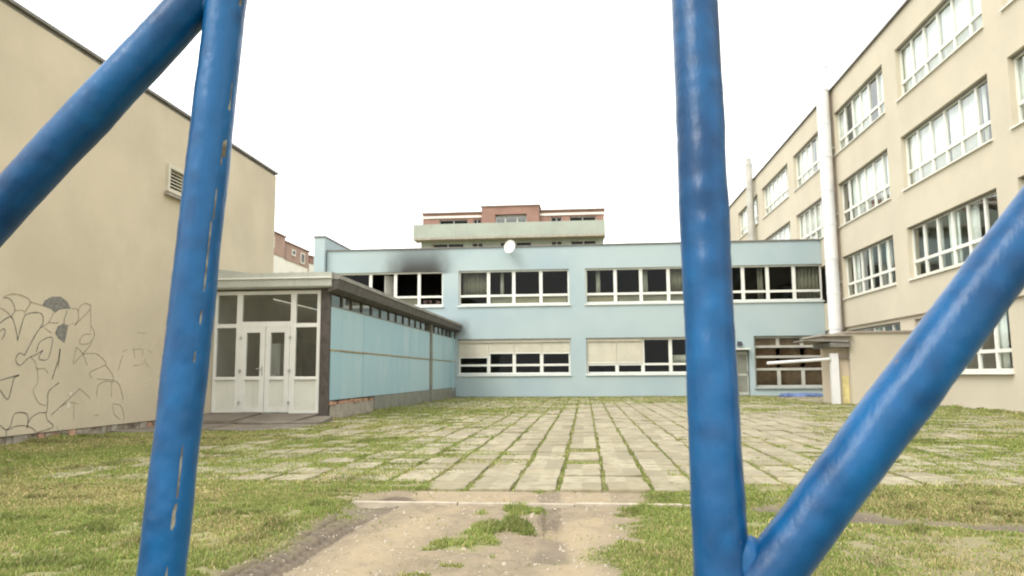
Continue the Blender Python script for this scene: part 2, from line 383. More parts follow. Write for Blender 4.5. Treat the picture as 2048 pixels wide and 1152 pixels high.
# bare soil along the foot of the walls
foot = np.maximum.reduce([(1-sstep(np.abs(X-CX-.12)+n_f*.3, .10, .32))*(Y > 17.7)*(X > CX-.5), (1-sstep(np.abs(X-LX-.1)+n_f*.35, .08, .28))*(Y < 18), (1-sstep(np.abs(X-RX+.1)+n_f*.3, .05, .2))])
dirt = np.maximum(dirt, foot*.9)
sand = np.zeros_like(X)
for p in SAND: sand = np.maximum(sand, sstep(sdf(X, Y, p)+n_edge*.3, -.12, .15))
sand = np.maximum(sand, .8*(np.abs(Y-6.75) < .32)*(X > -1.6)*(X < .2))
dl, sl, ol = d_poly(X, Y, TRACK_L); dr, sr, orr = d_poly(X, Y, TRACK_R)
mud = np.maximum(1-sstep(dl+n_edge*.12, .13, .26), .75*(1-sstep(dr+n_edge*.1, .05, .12))*sstep(fbm2(X, Y, 3, 2, 9.), .35, .55))
mud = np.maximum(mud, 1.2*(1-sstep(d_poly(X, Y, GROOVE)[0]+n_edge*.3, .2, .5)))
mud = np.maximum(mud, foot*.6)
def tread(s, o, wd, pitch):
    lug = np.sin((s+np.abs(o)*.55)*2*math.pi/pitch); gap = 1-sstep(np.abs(np.abs(o)-wd*.5), .006, .02)
    return np.where(np.abs(o) < wd, .5+.5*np.clip(lug*2.2, -1, 1)-.5*gap, .5)
Z = fbm2(X, Y, .5, 3, 2.)*.05-.03+(fbm2(X, Y, 3.5, 3, 4.)-.5)*.035*(1-.35*dirt)
near = (Y < 8)
Z -= .035*(1-sstep(dl, .12, .30)); Z -= .02*(1-sstep(dr, .1, .25)); Z -= .09*(1-sstep(d_poly(X, Y, GROOVE)[0], .1, .5))
Z += np.where(dl < .19, (tread(sl, ol, .17, .10)-.6)*.055*sstep(fbm2(X, Y, 2.2, 2, 7.), .25, .45), 0)
Z += np.where(dr < .09, (tread(sr, orr, .08, .09)-.6)*.035*sstep(fbm2(X, Y, 2.2, 2, 8.), .4, .55), 0)
Z += (fbm2(X, Y, 22, 2, 3.)-.5)*.016*near+(fbm2(X, Y, 7.5, 3, 6.)-.5)*.035*dirt*near
pav = sstep(Y, 6.9, 7.15)*(1-sstep(Y, 34.0, 35.0))*sstep(X, -6.2, -5.6)*(1-sstep(X, 10.2, 10.9))
Z = Z*(1-pav)+pav*(-.012+(fbm2(X, Y, 3.5, 2, 4.)-.5)*.012)
Z -= .03*sstep(np.hypot(X, Y-20), 60, 120)
nx, ny = len(gx), len(gy)
idx = np.arange(nx*ny).reshape(ny, nx)
quads = np.stack([idx[:-1, :-1], idx[:-1, 1:], idx[1:, 1:], idx[1:, :-1]], -1).reshape(-1, 4)
def np_mesh(name, V, Fq, mat, attrs=None, smooth=True):
    me = bpy.data.meshes.new(name); k = Fq.shape[1]
    me.vertices.add(len(V)); me.vertices.foreach_set('co', V.astype(np.float32).ravel())
    me.loops.add(Fq.size); me.loops.foreach_set('vertex_index', Fq.astype(np.int32).ravel())
    me.polygons.add(len(Fq)); me.polygons.foreach_set('loop_start', np.arange(0, Fq.size, k, dtype=np.int32)); me.polygons.foreach_set('loop_total', np.full(len(Fq), k, np.int32))
    if smooth: me.polygons.foreach_set('use_smooth', np.ones(len(Fq), bool))
    for n, a in (attrs or {}).items():
        if a.ndim == 1: me.attributes.new(n, 'FLOAT', 'POINT').data.foreach_set('value', a.astype(np.float32))
        else: me.attributes.new(n, 'FLOAT_COLOR', 'POINT').data.foreach_set('color', np.concatenate([a, np.ones((len(a), 1))], 1).astype(np.float32).ravel())
    me.materials.append(M[mat]); me.update(calc_edges=True); me.validate()
    o = bpy.data.objects.new(name, me); COL.objects.link(o); return o
gr = np_mesh('ground', np.stack([X, Y, Z], 1), quads, 'ground', dict(dirt=dirt, sand=sand, mud=mud))
tag(gr, 'flat yard ground of short grass with a sandy vehicle track', 'ground', kind='structure')
from bisect import bisect_right
Zg = Z.reshape(ny, nx)
def ground_z(x, y):
    i = np.clip(np.searchsorted(gx, x)-1, 0, nx-2); j = np.clip(np.searchsorted(gy, y)-1, 0, ny-2)
    fx = (x-gx[i])/(gx[i+1]-gx[i]); fy = (y-gy[j])/(gy[j+1]-gy[j])
    return (Zg[j, i]*(1-fx)+Zg[j, i+1]*fx)*(1-fy)+(Zg[j+1, i]*(1-fx)+Zg[j+1, i+1]*fx)*fy

# ------------------------------------------------------------------ concrete slab paving
PX, PY, JX, Y0P = .435, .49, .17, 7.1          # column pitch, row pitch, one joint line, front edge
CORE = [gpt(*q) for q in [(845,988),(890,955),(940,900),(1010,850),(1080,818),(1300,808),(1480,815),(1600,850),(1560,905),(1480,945),(1390,975),(1300,990)]]
def core_sd(x, y): return sdf(np.asarray(x, float), np.asarray(y, float), CORE)
def cover(x, y):
    """share of the ground that is overgrown"""
    ne = fbm2(x, y, .9, 3, 11.)-.5; nf = fbm2(x, y, 5.0, 3, 12.)-.5
    s = core_sd(x, y)*np.where(x > 1.5, .55, 1.0)
    out = sstep(-s+ne*3.0*np.clip(y/10, .6, 1.4)+nf*1.2, -1.0, 1.5)
    return np.clip(out, 0, 1)*(.74+.26*sstep(fbm2(x, y, .45, 2, 13.), .48, .62)*sstep(np.abs(x-1.5), 3.5, 6.5))
pv = tag(MB().box(-5.9, 10.6, 7.02, 34.2, -.16, -.06).build('paving', 'concrete', loc=(0, 7, 0)), 'old concrete slab paving with grass in its joints', 'paving', kind='structure')
def slab_mesh(k):
    rs = random.Random(k); a, b, h = PX*.5-.024, PY*.5-.006, .06
    c = .012; top = []
    rng = [(-a+c, -b), (a-c, -b), (a, -b+c), (a, b-c), (a-c, b), (-a+c, b), (-a, b-c), (-a, -b+c)]
    if k == 2: rng[1] = (a-.07, -b); rng[2] = (a, -b+.06)
    if k == 4: rng[5] = (-a+.09, b); rng[6] = (-a, b-.05)
    vs = [(x, y, -h) for x, y in rng]+[(x, y, -.008) for x, y in rng]+[(x*.97, y*.975, rs.uniform(-.002, .002)) for x, y in rng]
    fs = []
    for r in (0, 8):
        for i in range(8): j = (i+1) % 8; fs.append((r+i, r+j, r+8+j, r+8+i))
    fs.append(tuple(range(16, 24)))
    me = bpy.data.meshes.new('paving_slab'); me.from_pydata(vs, [], fs); me.materials.append(M['slab']); return me
SM = [slab_mesh(k) for k in range(6)]
cand = []
for j in range(0, 55):
    for i in range(-14, 24):
        x = JX+(i+.5)*PX; y = Y0P+(j+.5)*PY
        if j == 0 and (x < -1.4 or x > 1.1): continue
        cand.append((x, y, i, j))
cc = np.array([(c[0], c[1]) for c in cand]); cv = cover(cc[:, 0], cc[:, 1]); keep = RNG.random(len(cand)) > (cv**2)*.30
cand = [c for c, k in zip(cand, keep) if k and not (c[2] == -1 and c[3] in (4, 7))]
vis = [c for c in cand if abs(c[0]/c[1]+.095) < .74]
vis.sort(key=lambda c: c[0]**2*.35+c[1]**2)
near_s = set(vis[:296]); fv = []; ff = []
for c in cand:
    x, y, i, j = c; h = (i*7+j*13) % 6; rs = random.Random(i*997+j*31)
    dz, rz, tx, ty = rs.uniform(-.008, .012), rs.uniform(-.03, .03), rs.uniform(-.02, .02), rs.uniform(-.02, .02)
    dx, dy = rs.uniform(-.013, .013), rs.uniform(-.006, .006)
    if c in near_s:
        o = bpy.data.objects.new('paving_slab', SM[h]); COL.objects.link(o); o.parent = pv
        o.location = (x+dx, y+dy-7, .012+dz); o.rotation_euler = (tx, ty, rz)
    else:
        mt = Matrix.Translation((x+dx, y+dy, .012+dz)) @ Matrix.Rotation(rz, 4, 'Z') @ Matrix.Rotation(tx, 4, 'X') @ Matrix.Rotation(ty, 4, 'Y')
        k = len(fv); fv += [tuple(mt @ v.co) for v in SM[h].vertices]; ff += [tuple(k+q for q in p.vertices) for p in SM[h].polygons]
o = mesh_obj('distant_paving_slabs', fv, ff, 'slab', pv); o['kind'] = 'stuff'
# flush edging in front of the paving
kb = empty('concrete_edging', (-.85, 6.36, 0), 'thin pale concrete edging flush in the dirt before the paving', 'edging')
xx = -2.0
for L in (.92, .98, .88, .45):
    MB().box(xx, xx+L-.012, 6.32, 6.40, -.12, .012+random.uniform(-.006, .006)).build('edging_stone', 'kerb', kb); xx += L
# concrete pavement strip along the far facade
st = empty('pavement', (2, 35.7, 0), 'narrow grey concrete strip along the foot of the blue facade', 'pavement')
st['kind'] = 'structure'
xx = CX+.05
while xx < 10.9:
    MB().box(xx, min(xx+.98, 11.15), 35.4, 35.985, -.1, .03+random.uniform(-.008, .008)).build('paving_slab', 'plinth', st); xx += 1.0

# ------------------------------------------------------------------ grass
def grass_points():
    P = []
    def band(n, xf, y0, y1, zone):
        u = RNG.random(n); y = np.sqrt(y0**2+u*(y1**2-y0**2)) if zone == 'fan' else y0+u*(y1-y0)
        x = (RNG.random(n)*1.5-.845)*y*1.0 if zone == 'fan' else xf[0]+RNG.random(n)*(xf[1]-xf[0])
        return x, y
    for n, y0, y1 in ((480000, 3.5, 7.3), (380000, 7.1, 13.0), (300000, 13.0, 24.0), (140000, 24.0, 35.6)):
        P.append(band(n, None, y0, y1, 'fan'))
    x = np.concatenate([p[0] for p in P]); y = np.concatenate([p[1] for p in P])
    ok = (x > LX+.05) & (x < RX-.08) & ~((x < CX+.06) & (y > 17.2)); x, y = x[ok], y[ok]
    ok = ~((x > 8.2) & (y > 26.3)); x, y = x[ok], y[ok]
    ne = fbm2(x, y, 2.4, 4, 1.0)-.5; nf = fbm2(x, y, 9.0, 3, 5.0)-.5
    d = dirt_mask(x, y, ne, nf)
    clump = fbm2(x, y, 6.5, 3, 21.)
    dens = (sstep(1-d, .1, .95)**1.3+.03*sstep(fbm2(x, y, 4.2, 3, 27.), .56, .68))*sstep(clump, .22, .48)*(.55+.45*sstep(fbm2(x, y, .8, 2, 22.), .35, .6))
    # paving: grass only in the joints and where it has grown over
    pin = (x > -5.9) & (x < 10.4) & (y > 7.1-.25*((x < -1.5) | (x > 1.1))) & (y < 34.1)
    c = cover(x, y)
    fx = np.abs(((x-JX)/PX+.5) % 1-.5)*PX; fy = np.abs(((y-Y0P)/PY+.5) % 1-.5)*PY
    jn = fbm2(x, y, 3.2, 3, 31.); jw = fbm2(x*.6, y*3, 1.3, 2, 33.)
    jr_ = fbm2(x, y, 11., 3, 35.)-.5
    jx = (1-sstep(fx+jr_*.12, .026, .045+.085*jn))*sstep(jn+jr_*.5, .24, .40)*1.0
    jy = (1-sstep(fy+jr_*.05, .006, .014+.05*jw))*sstep(jw, .40, .52)*.9
    wide = (1-sstep(fy+(jn-.5)*.12, .03+.13*c, .05+.17*c))*sstep(c, .15, .5)*sstep(jw, .22, .4)
    blob = sstep(fbm2(x, y, 2.6, 3, 41.)+c*.45, .66, .84)
    dash = sstep(fbm2(x*.45, y*2.0, 2.3, 3, 71.)+.06*c, .575, .66)*.42
    pd = np.maximum.reduce([dash, jx*.9, jy, wide*.95, blob*c*.7, sstep(c, .93, 1.0)*.5*sstep(fbm2(x, y, 1.1, 2, 43.), .42, .6)])
    gapcol = (x > JX-PX) & (x < JX) & ((np.abs(y-(Y0P+4.5*PY)) < .2) | (np.abs(y-(Y0P+7.5*PY)) < .2))
    pd = np.where(gapcol, .6, pd)
    dens = np.where(pin, pd*(1-.9*d*(y < 7.2)), dens)
    apron = sdf(x, y, APRON)+ne*.3; dens = dens*(1-sstep(apron, -.05, .1))
    dens *= np.where((x-CX < .25) & (y > 17.5), .35, 1.0)
    dens *= np.where(y > 35.35, .25, 1.0)
    k = RNG.random(len(x)) < dens
    return x[k], y[k], c[k], pin[k], d[k]
APRON = [gpt(*q) for q in [(395,884),(470,872),(520,866),(600,872),(640,862),(690,842),(660,838)]]
APRON = [(-9.25, 13.4), (-8.6, 13.6), (-7.6, 14.4), (-6.6, 14.1), (-5.95, 14.9), (-5.75, 16.4), (-6.1, 17.9), (-9.25, 17.9)]
gxp, gyp, gc, gpin, gd_ = grass_points(); n = len(gxp)
gzp = ground_z(gxp, gyp)+np.where(gpin & (gc > .1), .012, 0)
dist = np.hypot(gxp, gyp)
hgt = (.013+.023*RNG.random(n)**1.5)*(.7+.7*fbm2(gxp, gyp, 1.4, 2, 51.))*np.where(gpin, .65+.45*gc, 1.0)*np.clip(.8+dist*.018, .8, 1.35)
tall = (RNG.random(n) < .012) & ~gpin; hgt = np.where(tall, hgt*1.9, hgt)
hgt = np.where(gpin, hgt, hgt*(1-.55*sstep(gd_, .15, .8)))
tuft = sstep(fbm2(gxp, gyp, 3.1, 3, 81.), .60, .74); hgt *= 1+.5*tuft*np.where(gpin, .5, 1)
wallw = np.maximum.reduce([1-sstep(gxp-LX, .1, .45), (1-sstep(gxp-CX, .12, .5))*(gyp > 17.5), 1-sstep(RX-gxp, .1, .5)])*sstep(fbm2(gxp, gyp, 1.6, 2, 83.), .45, .6); hgt *= 1+1.6*wallw
wid = (.0021+.0020*RNG.random(n))*np.clip(dist/5.0, 1, 5.5)
ang = RNG.random(n)*2*math.pi; lean = hgt*(.25+.9*RNG.random(n)); la = RNG.random(n)*2*math.pi
V = np.zeros((n, 5, 3))
ca, sa = np.cos(ang)*wid, np.sin(ang)*wid
lx, ly = np.cos(la)*lean, np.sin(la)*lean
V[:, 0] = np.stack([gxp-ca, gyp-sa, gzp-.004], 1); V[:, 1] = np.stack([gxp+ca, gyp+sa, gzp-.004], 1)
V[:, 2] = np.stack([gxp+ca*.8+lx*.35, gyp+sa*.8+ly*.35, gzp+hgt*.62], 1); V[:, 3] = np.stack([gxp-ca*.8+lx*.35, gyp-sa*.8+ly*.35, gzp+hgt*.62], 1)
V[:, 4] = np.stack([gxp+lx, gyp+ly, gzp+hgt], 1)
b5 = np.arange(n)[:, None]*5
tri = np.concatenate([b5+np.array([[0, 1, 2]]), b5+np.array([[0, 2, 3]]), b5+np.array([[3, 2, 4]])], 0)
dry = fbm2(gxp, gyp, .75, 4, 61.)+.20*(fbm2(gxp, gyp, 6, 2, 63.)-.5)
DRYP = [(-6.5, 6.2), (-4.0, 6.0), (-1.9, 6.3), (-1.6, 7.0), (-2.6, 7.9), (-4.5, 8.6), (-7.5, 9.0)]
dry = np.clip(sstep(dry, .42, .66)*.8+.5*sstep(sdf(gxp, gyp, DRYP)+1.5*(fbm2(gxp, gyp, 1.3, 3, 65.)-.5), -.3, .6)+sstep(sdf(gxp, gyp, BROWN), -.5, .5)*.35-.25*gpin, 0, 1)
pick = RNG.random(n)
green = np.array([.18, .255, .06]); lime = np.array([.32, .345, .105]); straw = np.array([.56, .46, .24]); olive = np.array([.31, .28, .12])
colr = green+(lime-green)*RNG.random((n, 1))
colr = np.where((pick < .14+.58*dry)[:, None], olive+(straw-olive)*RNG.random((n, 1)), colr)
colr *= (.75+.5*RNG.random((n, 1)))*(1-.28*tuft[:, None])*(.84+.32*fbm2(gxp, gyp, 2.2, 3, 85.)[:, None])
print('grass blades', n, 'ground verts', nx*ny)
go = np_mesh('grass', V.reshape(-1, 3), tri, 'grass', dict(blade=np.repeat(colr, 5, 0)), smooth=False)
tag(go, 'short patchy grass, green to straw coloured, over the yard', 'grass', kind='stuff')
# loose stones on the track
ps = MB()
for k in range(900):
    y = random.uniform(3.8, 7.0); x = random.uniform(-2.1, .3); s = random.choice((.006, .008, .011, .018 if random.random() < .3 else .008))
    z = float(ground_z(np.array([x]), np.array([y]))[0]); a = random.random()*6
    q = [(math.cos(a+t)*s*random.uniform(.7, 1.3), math.sin(a+t)*s*random.uniform(.7, 1.3)) for t in (0, 1.2, 2.6, 3.9, 5.1)]
    k0 = [(x+u, y+v, z-.004) for u, v in q]+[(x+u*.6, y+v*.6, z+s*.6) for u, v in q]
    ps.raw(k0, [(i, (i+1) % 5, 5+(i+1) % 5, 5+i) for i in range(5)]+[(5, 6, 7, 8, 9)])
tag(ps.build('pebbles', 'kerb'), 'loose pale pebbles scattered on the sandy track', 'pebbles', kind='stuff')

# ================================================================== LEFT BEIGE HALL
hall = empty('beige_hall', (LX, 12, 0), 'windowless beige rendered hall with graffiti and a small louvre vent', 'building')
WL = wall_x(LX, 1)
VY0, VY1, VZ0, VZ1 = 15.5, 16.35, 5.22, 5.86
b = MB(); t_ = .4
b.box(LX-t_, LX, 5, VY0, .14, 7.12).box(LX-t_, LX, VY1, 21.4, .14, 7.12).box(LX-t_, LX, VY0, VY1, .14, VZ0).box(LX-t_, LX, VY0, VY1, VZ1, 7.12)
b.box(LX-14, LX-t_, 21.0, 21.4, .14, 7.12).box(LX-14, LX-t_, 5, 5.4, .14, 7.12).box(LX-14.4, LX-14, 5, 21.4, .14, 7.12)
b.build('wall', 'beige', hall)
MB().box(LX-14.4, LX-.02, 5, 21.38, 7.125, 7.19).build('roof', 'roof_felt', hall)
MB().box(LX-.3, LX+.05, 4.95, 21.45, 7.193, 7.25).build('coping', 'coping', hall)
MB().box(LX-.36, LX-.05, 5, 21.35, -.3, .135).build('footing', 'concrete', hall)
rs = random.Random(3); yy = 9.5
while yy < 17.6:
    L = rs.uniform(.14, .34); h = rs.uniform(.10, .15); d = rs.uniform(-.045, .02)
    y0, y1 = yy, yy+L-.015; x1 = LX+d; j = lambda a: rs.uniform(-a, a)
    MB().hexa([(x1-.2, y0, -.06), (x1+j(.012), y0, -.06), (x1+j(.012), y1, -.06), (x1-.2, y1, -.06), (x1-.2, y0, h-.012), (x1+j(.02), y0+.01, h-.012+j(.02)), (x1+j(.02), y1-.01, h-.012+j(.02)), (x1-.2, y1, h-.012)]).build('plinth_stone', 'stone' if rs.random() < .65 else ('brick' if rs.random() < .5 else 'concrete'), hall)
    yy += L
# vent
vf = B(WL); w_ = .09
vf.box(VY0, VY0+w_, -.2, .05, VZ0, VZ1).box(VY1-w_, VY1, -.2, .05, VZ0, VZ1).box(VY0+w_, VY1-w_, -.2, .05, VZ1-w_, VZ1).box(VY0+w_, VY1-w_, -.2, .05, VZ0, VZ0+w_)
vent = vf.build('vent', 'cream_blind', hall)
B(WL).hexa([(VY0-.06, .0, VZ0-.09), (VY1+.06, .0, VZ0-.09), (VY1+.06, .11, VZ0-.10), (VY0-.06, .11, VZ0-.10), (VY0-.06, .0, VZ0-.01), (VY1+.06, .0, VZ0-.01), (VY1+.06, .11, VZ0-.05), (VY0-.06, .11, VZ0-.05)]).build('sill', 'concrete', vent)
B(WL).box(VY0+w_, VY1-w_, -.24, -.2, VZ0+w_, VZ1-w_).build('vent_back', 'burnt', vent)
nl = 6; zz0, zz1 = VZ0+w_, VZ1-w_
for k in range(nl):
    z = zz0+(zz1-zz0)*(k+.15)/nl; hh = (zz1-zz0)/nl*.5
    B(WL).hexa([(VY0+w_, -.15, z+hh), (VY1-w_, -.15, z+hh), (VY1-w_, -.03, z), (VY0+w_, -.03, z), (VY0+w_, -.15, z+hh+.025), (VY1-w_, -.15, z+hh+.025), (VY1-w_, -.03, z+.025), (VY0+w_, -.03, z+.025)]).build('slat', 'cream_blind', vent)
# graffiti: sprayed lines and fills lying on the render
S6 = 340/1152
def g6(p): return lpt(p[0]*S6, 560+p[1]*S6, LX)
def smooth_line(pts, n=6):
    q = [Vector((a, b)) for a, b in pts]; q = [q[0]]+q+[q[-1]]; out_ = []
    for i in range(1, len(q)-2):
        p0, p1, p2, p3 = q[i-1:i+3]
        for k in range(n):
            t = k/n; out_.append(.5*((2*p1)+(p2-p0)*t+(2*p0-5*p1+4*p2-p3)*t*t+(3*p1-p0-3*p2+p3)*t**3))
    out_.append(q[-2]); return out_
def stroke(mb, pix, wd):
    L = smooth_line([g6(p) for p in pix]); vs = []; n = len(L)
    for i, p in enumerate(L):
        d = (L[min(i+1, n-1)]-L[max(i-1, 0)]); d = d.normalized() if d.length > 1e-6 else Vector((1, 0)); nn = Vector((-d.y, d.x))
        ww = wd*.5*(.75+.5*random.random())
        for sgn in (-1, 1): q = p+nn*ww*sgn; vs.append((LX+.004, q.x, q.y))
    mb.raw(vs, [(2*i, 2*i+1, 2*i+3, 2*i+2) for i in range(n-1)])
g1, g2 = MB(), MB()
LINES = [
 ([(0,290),(75,250),(110,350),(118,410)], .03), ([(118,410),(150,290),(180,232),(275,225),(290,290),(240,370),(165,510)], .03), ([(165,510),(130,495),(105,540),(135,578),(190,530),(245,505),(290,475)], .024),
 ([(245,490),(270,420),(350,388),(345,470),(318,538),(262,532),(290,475)], .024), ([(405,465),(395,540),(380,585),(352,672)], .032), ([(408,470),(392,590)], .03), ([(0,680),(125,645),(95,665),(75,740),(50,808),(0,745)], .032),
 ([(400,695),(330,755),(322,830),(312,895),(262,900),(205,940),(180,1005)], .028), ([(185,1000),(182,910),(100,905),(72,985),(45,1015)], .028), ([(0,985),(45,1015),(110,990),(185,990),(235,1020),(238,1045)], .024), ([(42,1015),(36,1115)], .03), ([(312,890),(318,945),(358,995),(245,1035)], .024),
 ([(345,915),(450,820),(540,735)], .022), ([(275,325),(330,285),(360,225)], .02), ([(455,205),(435,270),(432,310)], .024), ([(20,120),(70,130),(100,200),(70,255)], .02), ([(0,350),(20,330),(35,350),(12,402)], .026)]
for p, wd in LINES: g1 = MB(); stroke(g1, p, wd*.62); g1.build('graffiti_line', 'spray', hall)
FAINT = [
 ([(25,115),(90,95),(160,110),(205,150),(170,215)], .03), ([(205,150),(285,170)], .024), ([(0,190),(40,210),(80,255)], .024), ([(95,210),(150,205),(170,230)], .02), ([(485,195),(525,200),(530,270),(505,305)], .024), ([(505,305),(612,195),(590,160),(545,175),(528,215)], .024),
 ([(612,195),(615,290),(610,350)], .024), ([(620,310),(640,370),(610,440),(560,500),(495,570)], .026), ([(620,365),(560,375),(540,430),(600,430),(620,400)], .022), ([(515,455),(560,500),(590,580)], .022), ([(515,455),(495,560)], .022), ([(560,500),(650,500),(705,545),(712,575),(610,625),(622,665)], .024),
 ([(712,575),(760,640),(765,690),(720,685),(665,715),(655,790)], .024), ([(655,670),(790,690),(830,790),(825,830)], .022), ([(755,690),(755,790)], .02), ([(760,840),(815,850),(840,930),(820,1000)], .022), ([(760,850),(775,910),(815,945)], .02), ([(250,590),(255,690),(225,750),(260,830),(310,850)], .02), ([(205,520),(240,560),(250,600),(300,600),(325,635)], .02), ([(300,325),(350,360)], .022), ([(330,290),(395,290)], .022), ([(460,310),(500,290)], .02), ([(540,735),(620,810)], .018), ([(400,860),(470,830),(530,840)], .022), ([(500,840),(500,950)], .018), ([(385,985),(395,1030),(415,1050)], .018), ([(390,1030),(520,1030)], .016), ([(640,920),(670,912)], .016),
 ([(825,490),(860,470)], .02), ([(830,510),(800,610)], .02), ([(900,470),(965,470),(960,510)], .02), ([(905,470),(915,530)], .02), ([(900,580),(960,570),(990,530)], .018), ([(930,355),(990,360)], .016), ([(1000,475),(1030,490)], .018), ([(985,560),(1010,590)], .016)]
for p, wd in FAINT: g2 = MB(); stroke(g2, p, wd*.75); g2.build('graffiti_line', 'spray_faint', hall)
for P in ([(285,175),(300,140),(350,112),(410,112),(455,145),(480,195),(440,195),(400,200),(370,225),(345,195)], [(425,295),(460,305),(450,370),(436,425),(395,395),(372,360),(390,315)]):
    q = [g6(p) for p in P]; q = [(LX+.003, a, b_) for a, b_ in q]; fill = MB(); c_ = tuple(sum(v[i] for v in q)/len(q) for i in range(3))
    fill.raw(q+[c_], [(i, (i+1) % len(q), len(q)) for i in range(len(q))]); fill.build('graffiti_fill', 'spray_fill', hall)
for (x, y, s) in ((478,768,1.2), (462,850,1.6), (405,872,.7), (620,803,.8), (812,688,.9), (985,712,1.0), (1018,668,.8), (660,822,.6), (875,795,.7), (930,630,.7), (435,872,.6)):
    a, b_ = g6((x, y)); q = [(LX+.005, a+math.cos(t)*.035*s*random.uniform(.5, 1.2), b_+math.sin(t)*.045*s*random.uniform(.5, 1.2)) for t in np.arange(0, 6.28, .8)]
    ch = MB(); ch.raw(q, [tuple(range(len(q)))]); ch.build('plaster_chip', 'white_chip', hall)

# ================================================================== GLAZED ENTRY AND BLUE CORRIDOR
EY = 17.9
cor = empty('entrance_corridor', (-7.8, 20, 0), 'low flat-roofed corridor with white glazed entrance and light blue panel side', 'building')
WE = wall_y(EY); WC = wall_x(CX, 1)
# entrance screen
EZ0, EZ1 = .16, 3.2; U0, U1 = LX+.03, -6.52
ML, MR, TR = -8.62, -7.22, 2.33
f_ = .07
b = B(WE)
b.box(U0, U0+f_, -.07, 0, EZ0, EZ1).box(U1-f_-.02, U1, -.07, 0, EZ0, EZ1).box(U0+f_, U1-f_-.02, -.07, 0, EZ1-.09, EZ1)
for u in (ML, MR): b.box(u-.07, u+.07, -.072, .004, EZ0, EZ1-.09)
for a, c in ((U0+f_, ML-.07), (MR+.07, U1-f_-.02)):
    b.box(a, c, -.07, .0, TR-.05, TR+.05).box(a, c, -.07, .0, EZ0, EZ0+.06).box(a, c, -.07, 0, 1.0, 1.06)
b.box(ML+.07, MR-.07, -.07, .0, TR-.03, TR+.10)
scr = b.build('entrance_frame', 'white', cor)
for a, c in ((U0+f_, ML-.07), (MR+.07, U1-f_-.02)):
    B(WE).box(a-.01, c+.01, -.04, -.034, 1.05, TR-.04).build('pane', 'glass', scr)
    B(WE).box(a-.01, c+.01, -.04, -.034, TR+.04, EZ1-.08).build('pane', 'glass', scr)
    B(WE).box(a, c, -.05, -.022, EZ0+.06, 1.0).build('door_panel', 'door_panel', scr)
    B(WE).box(a-.01, c+.01, .002, .03, .985, 1.02).build('rail', 'white', scr)
B(WE).box(ML+.06, MR-.06, -.04, -.034, TR+.09, EZ1-.08).build('pane', 'glass', scr)
mid = (ML+MR)/2
for a, c, hs_ in ((ML+.075, mid-.006, -1), (mid+.006, MR-.075, 1)):
    sd_ = .13; z0, z1 = EZ0+.03, TR-.035
    d = B(WE); d.box(a, a+sd_, -.06, .016, z0, z1).box(c-sd_, c, -.06, .016, z0, z1).box(a+sd_, c-sd_, -.06, .016, z1-.14, z1).box(a+sd_, c-sd_, -.06, .016, z0, z0+.10).box(a+sd_, c-sd_, -.06, .016, .98, 1.07)
    dr_ = d.build('door', 'white', cor)
    B(WE).box(a+sd_-.01, c-sd_+.01, -.03, -.024, 1.06, z1-.13).build('pane', 'glass', dr_)
    B(WE).box(a+sd_-.01, c-sd_+.01, -.04, -.012, z0+.09, .99).build('door_panel', 'door_panel', dr_)
    B(WE).box(a+sd_, c-sd_, .017, .045, .985, 1.015).build('rail', 'white', dr_)
    for z in (.42, 1.2, 2.02):
        hu = a-.01 if hs_ < 0 else c+.01
        h_ = MB(); h_.tube((hu, EY-.03, z-.05), (hu, EY-.03, z+.05), .016, n=8); h_.box(hu-.045, hu+.045, EY-.024, EY-.017, z-.012, z+.02); h_.build('hinge', 'grey_panel', dr_)
    if hs_ < 0:
        h_ = MB(); hu = c-.06; h_.box(hu-.018, hu+.018, EY-.024, EY-.017, 1.08, 1.32); h_.tube((hu, EY-.02, 1.25), (hu, EY-.07, 1.25), .011, n=8); h_.tube((hu+.01, EY-.066, 1.25), (hu-.13, EY-.066, 1.255), .011, n=8)
        h_.build('handle', 'grey_panel', dr_)
B(WE).box(ML+.07, MR-.07, -.06, .03, EZ0-.01, EZ0+.022).build('threshold', 'plinth', cor)
# corner post, roof, fascia
MB().box(-6.515, -6.30, EY-.03, EY+.16, -.1, 3.27).build('post', 'dark_metal', cor)
FZ0, FZ1 = 3.27, 3.61
b = MB(); b.box(LX+.004, -6.16, EY-.30, EY-.26, FZ0, FZ0+.19).box(LX+.004, -6.155, EY-.32, EY-.255, FZ0+.225, FZ1)
b.build('fascia', 'fascia', cor)
MB().box(LX+.004, -6.15, EY-.345, EY-.25, FZ0+.19, FZ0+.225).build('fascia_trim', 'white', cor)
MB().box(LX+.004, -6.17, EY-.255, EY-.03, FZ0-.03, FZ0).build('soffit', 'fascia', cor)
b = MB(); b.hexa([(LX+.004, EY-.25, 3.40), (-6.15, EY-.25, 3.40), (-6.15, BY-.01, 3.40), (LX+.004, BY-.01, 3.40), (LX+.004, EY-.25, 3.62), (-6.15, EY-.25, 3.615), (-6.15, BY-.01, 3.59), (LX+.004, BY-.01, 3.62)])
b.build('roof', 'roof_felt', cor)
MB().hexa([(LX+.004, EY-.1, 3.63), (-8.2, EY-.1, 3.625), (-8.2, 21.3, 3.625), (LX+.004, 21.3, 3.63), (LX+.004, EY-.1, 3.78), (-8.2, EY-.1, 3.632), (-8.2, 21.3, 3.632), (LX+.004, 21.3, 3.78)]).build('flashing', 'fascia', cor)
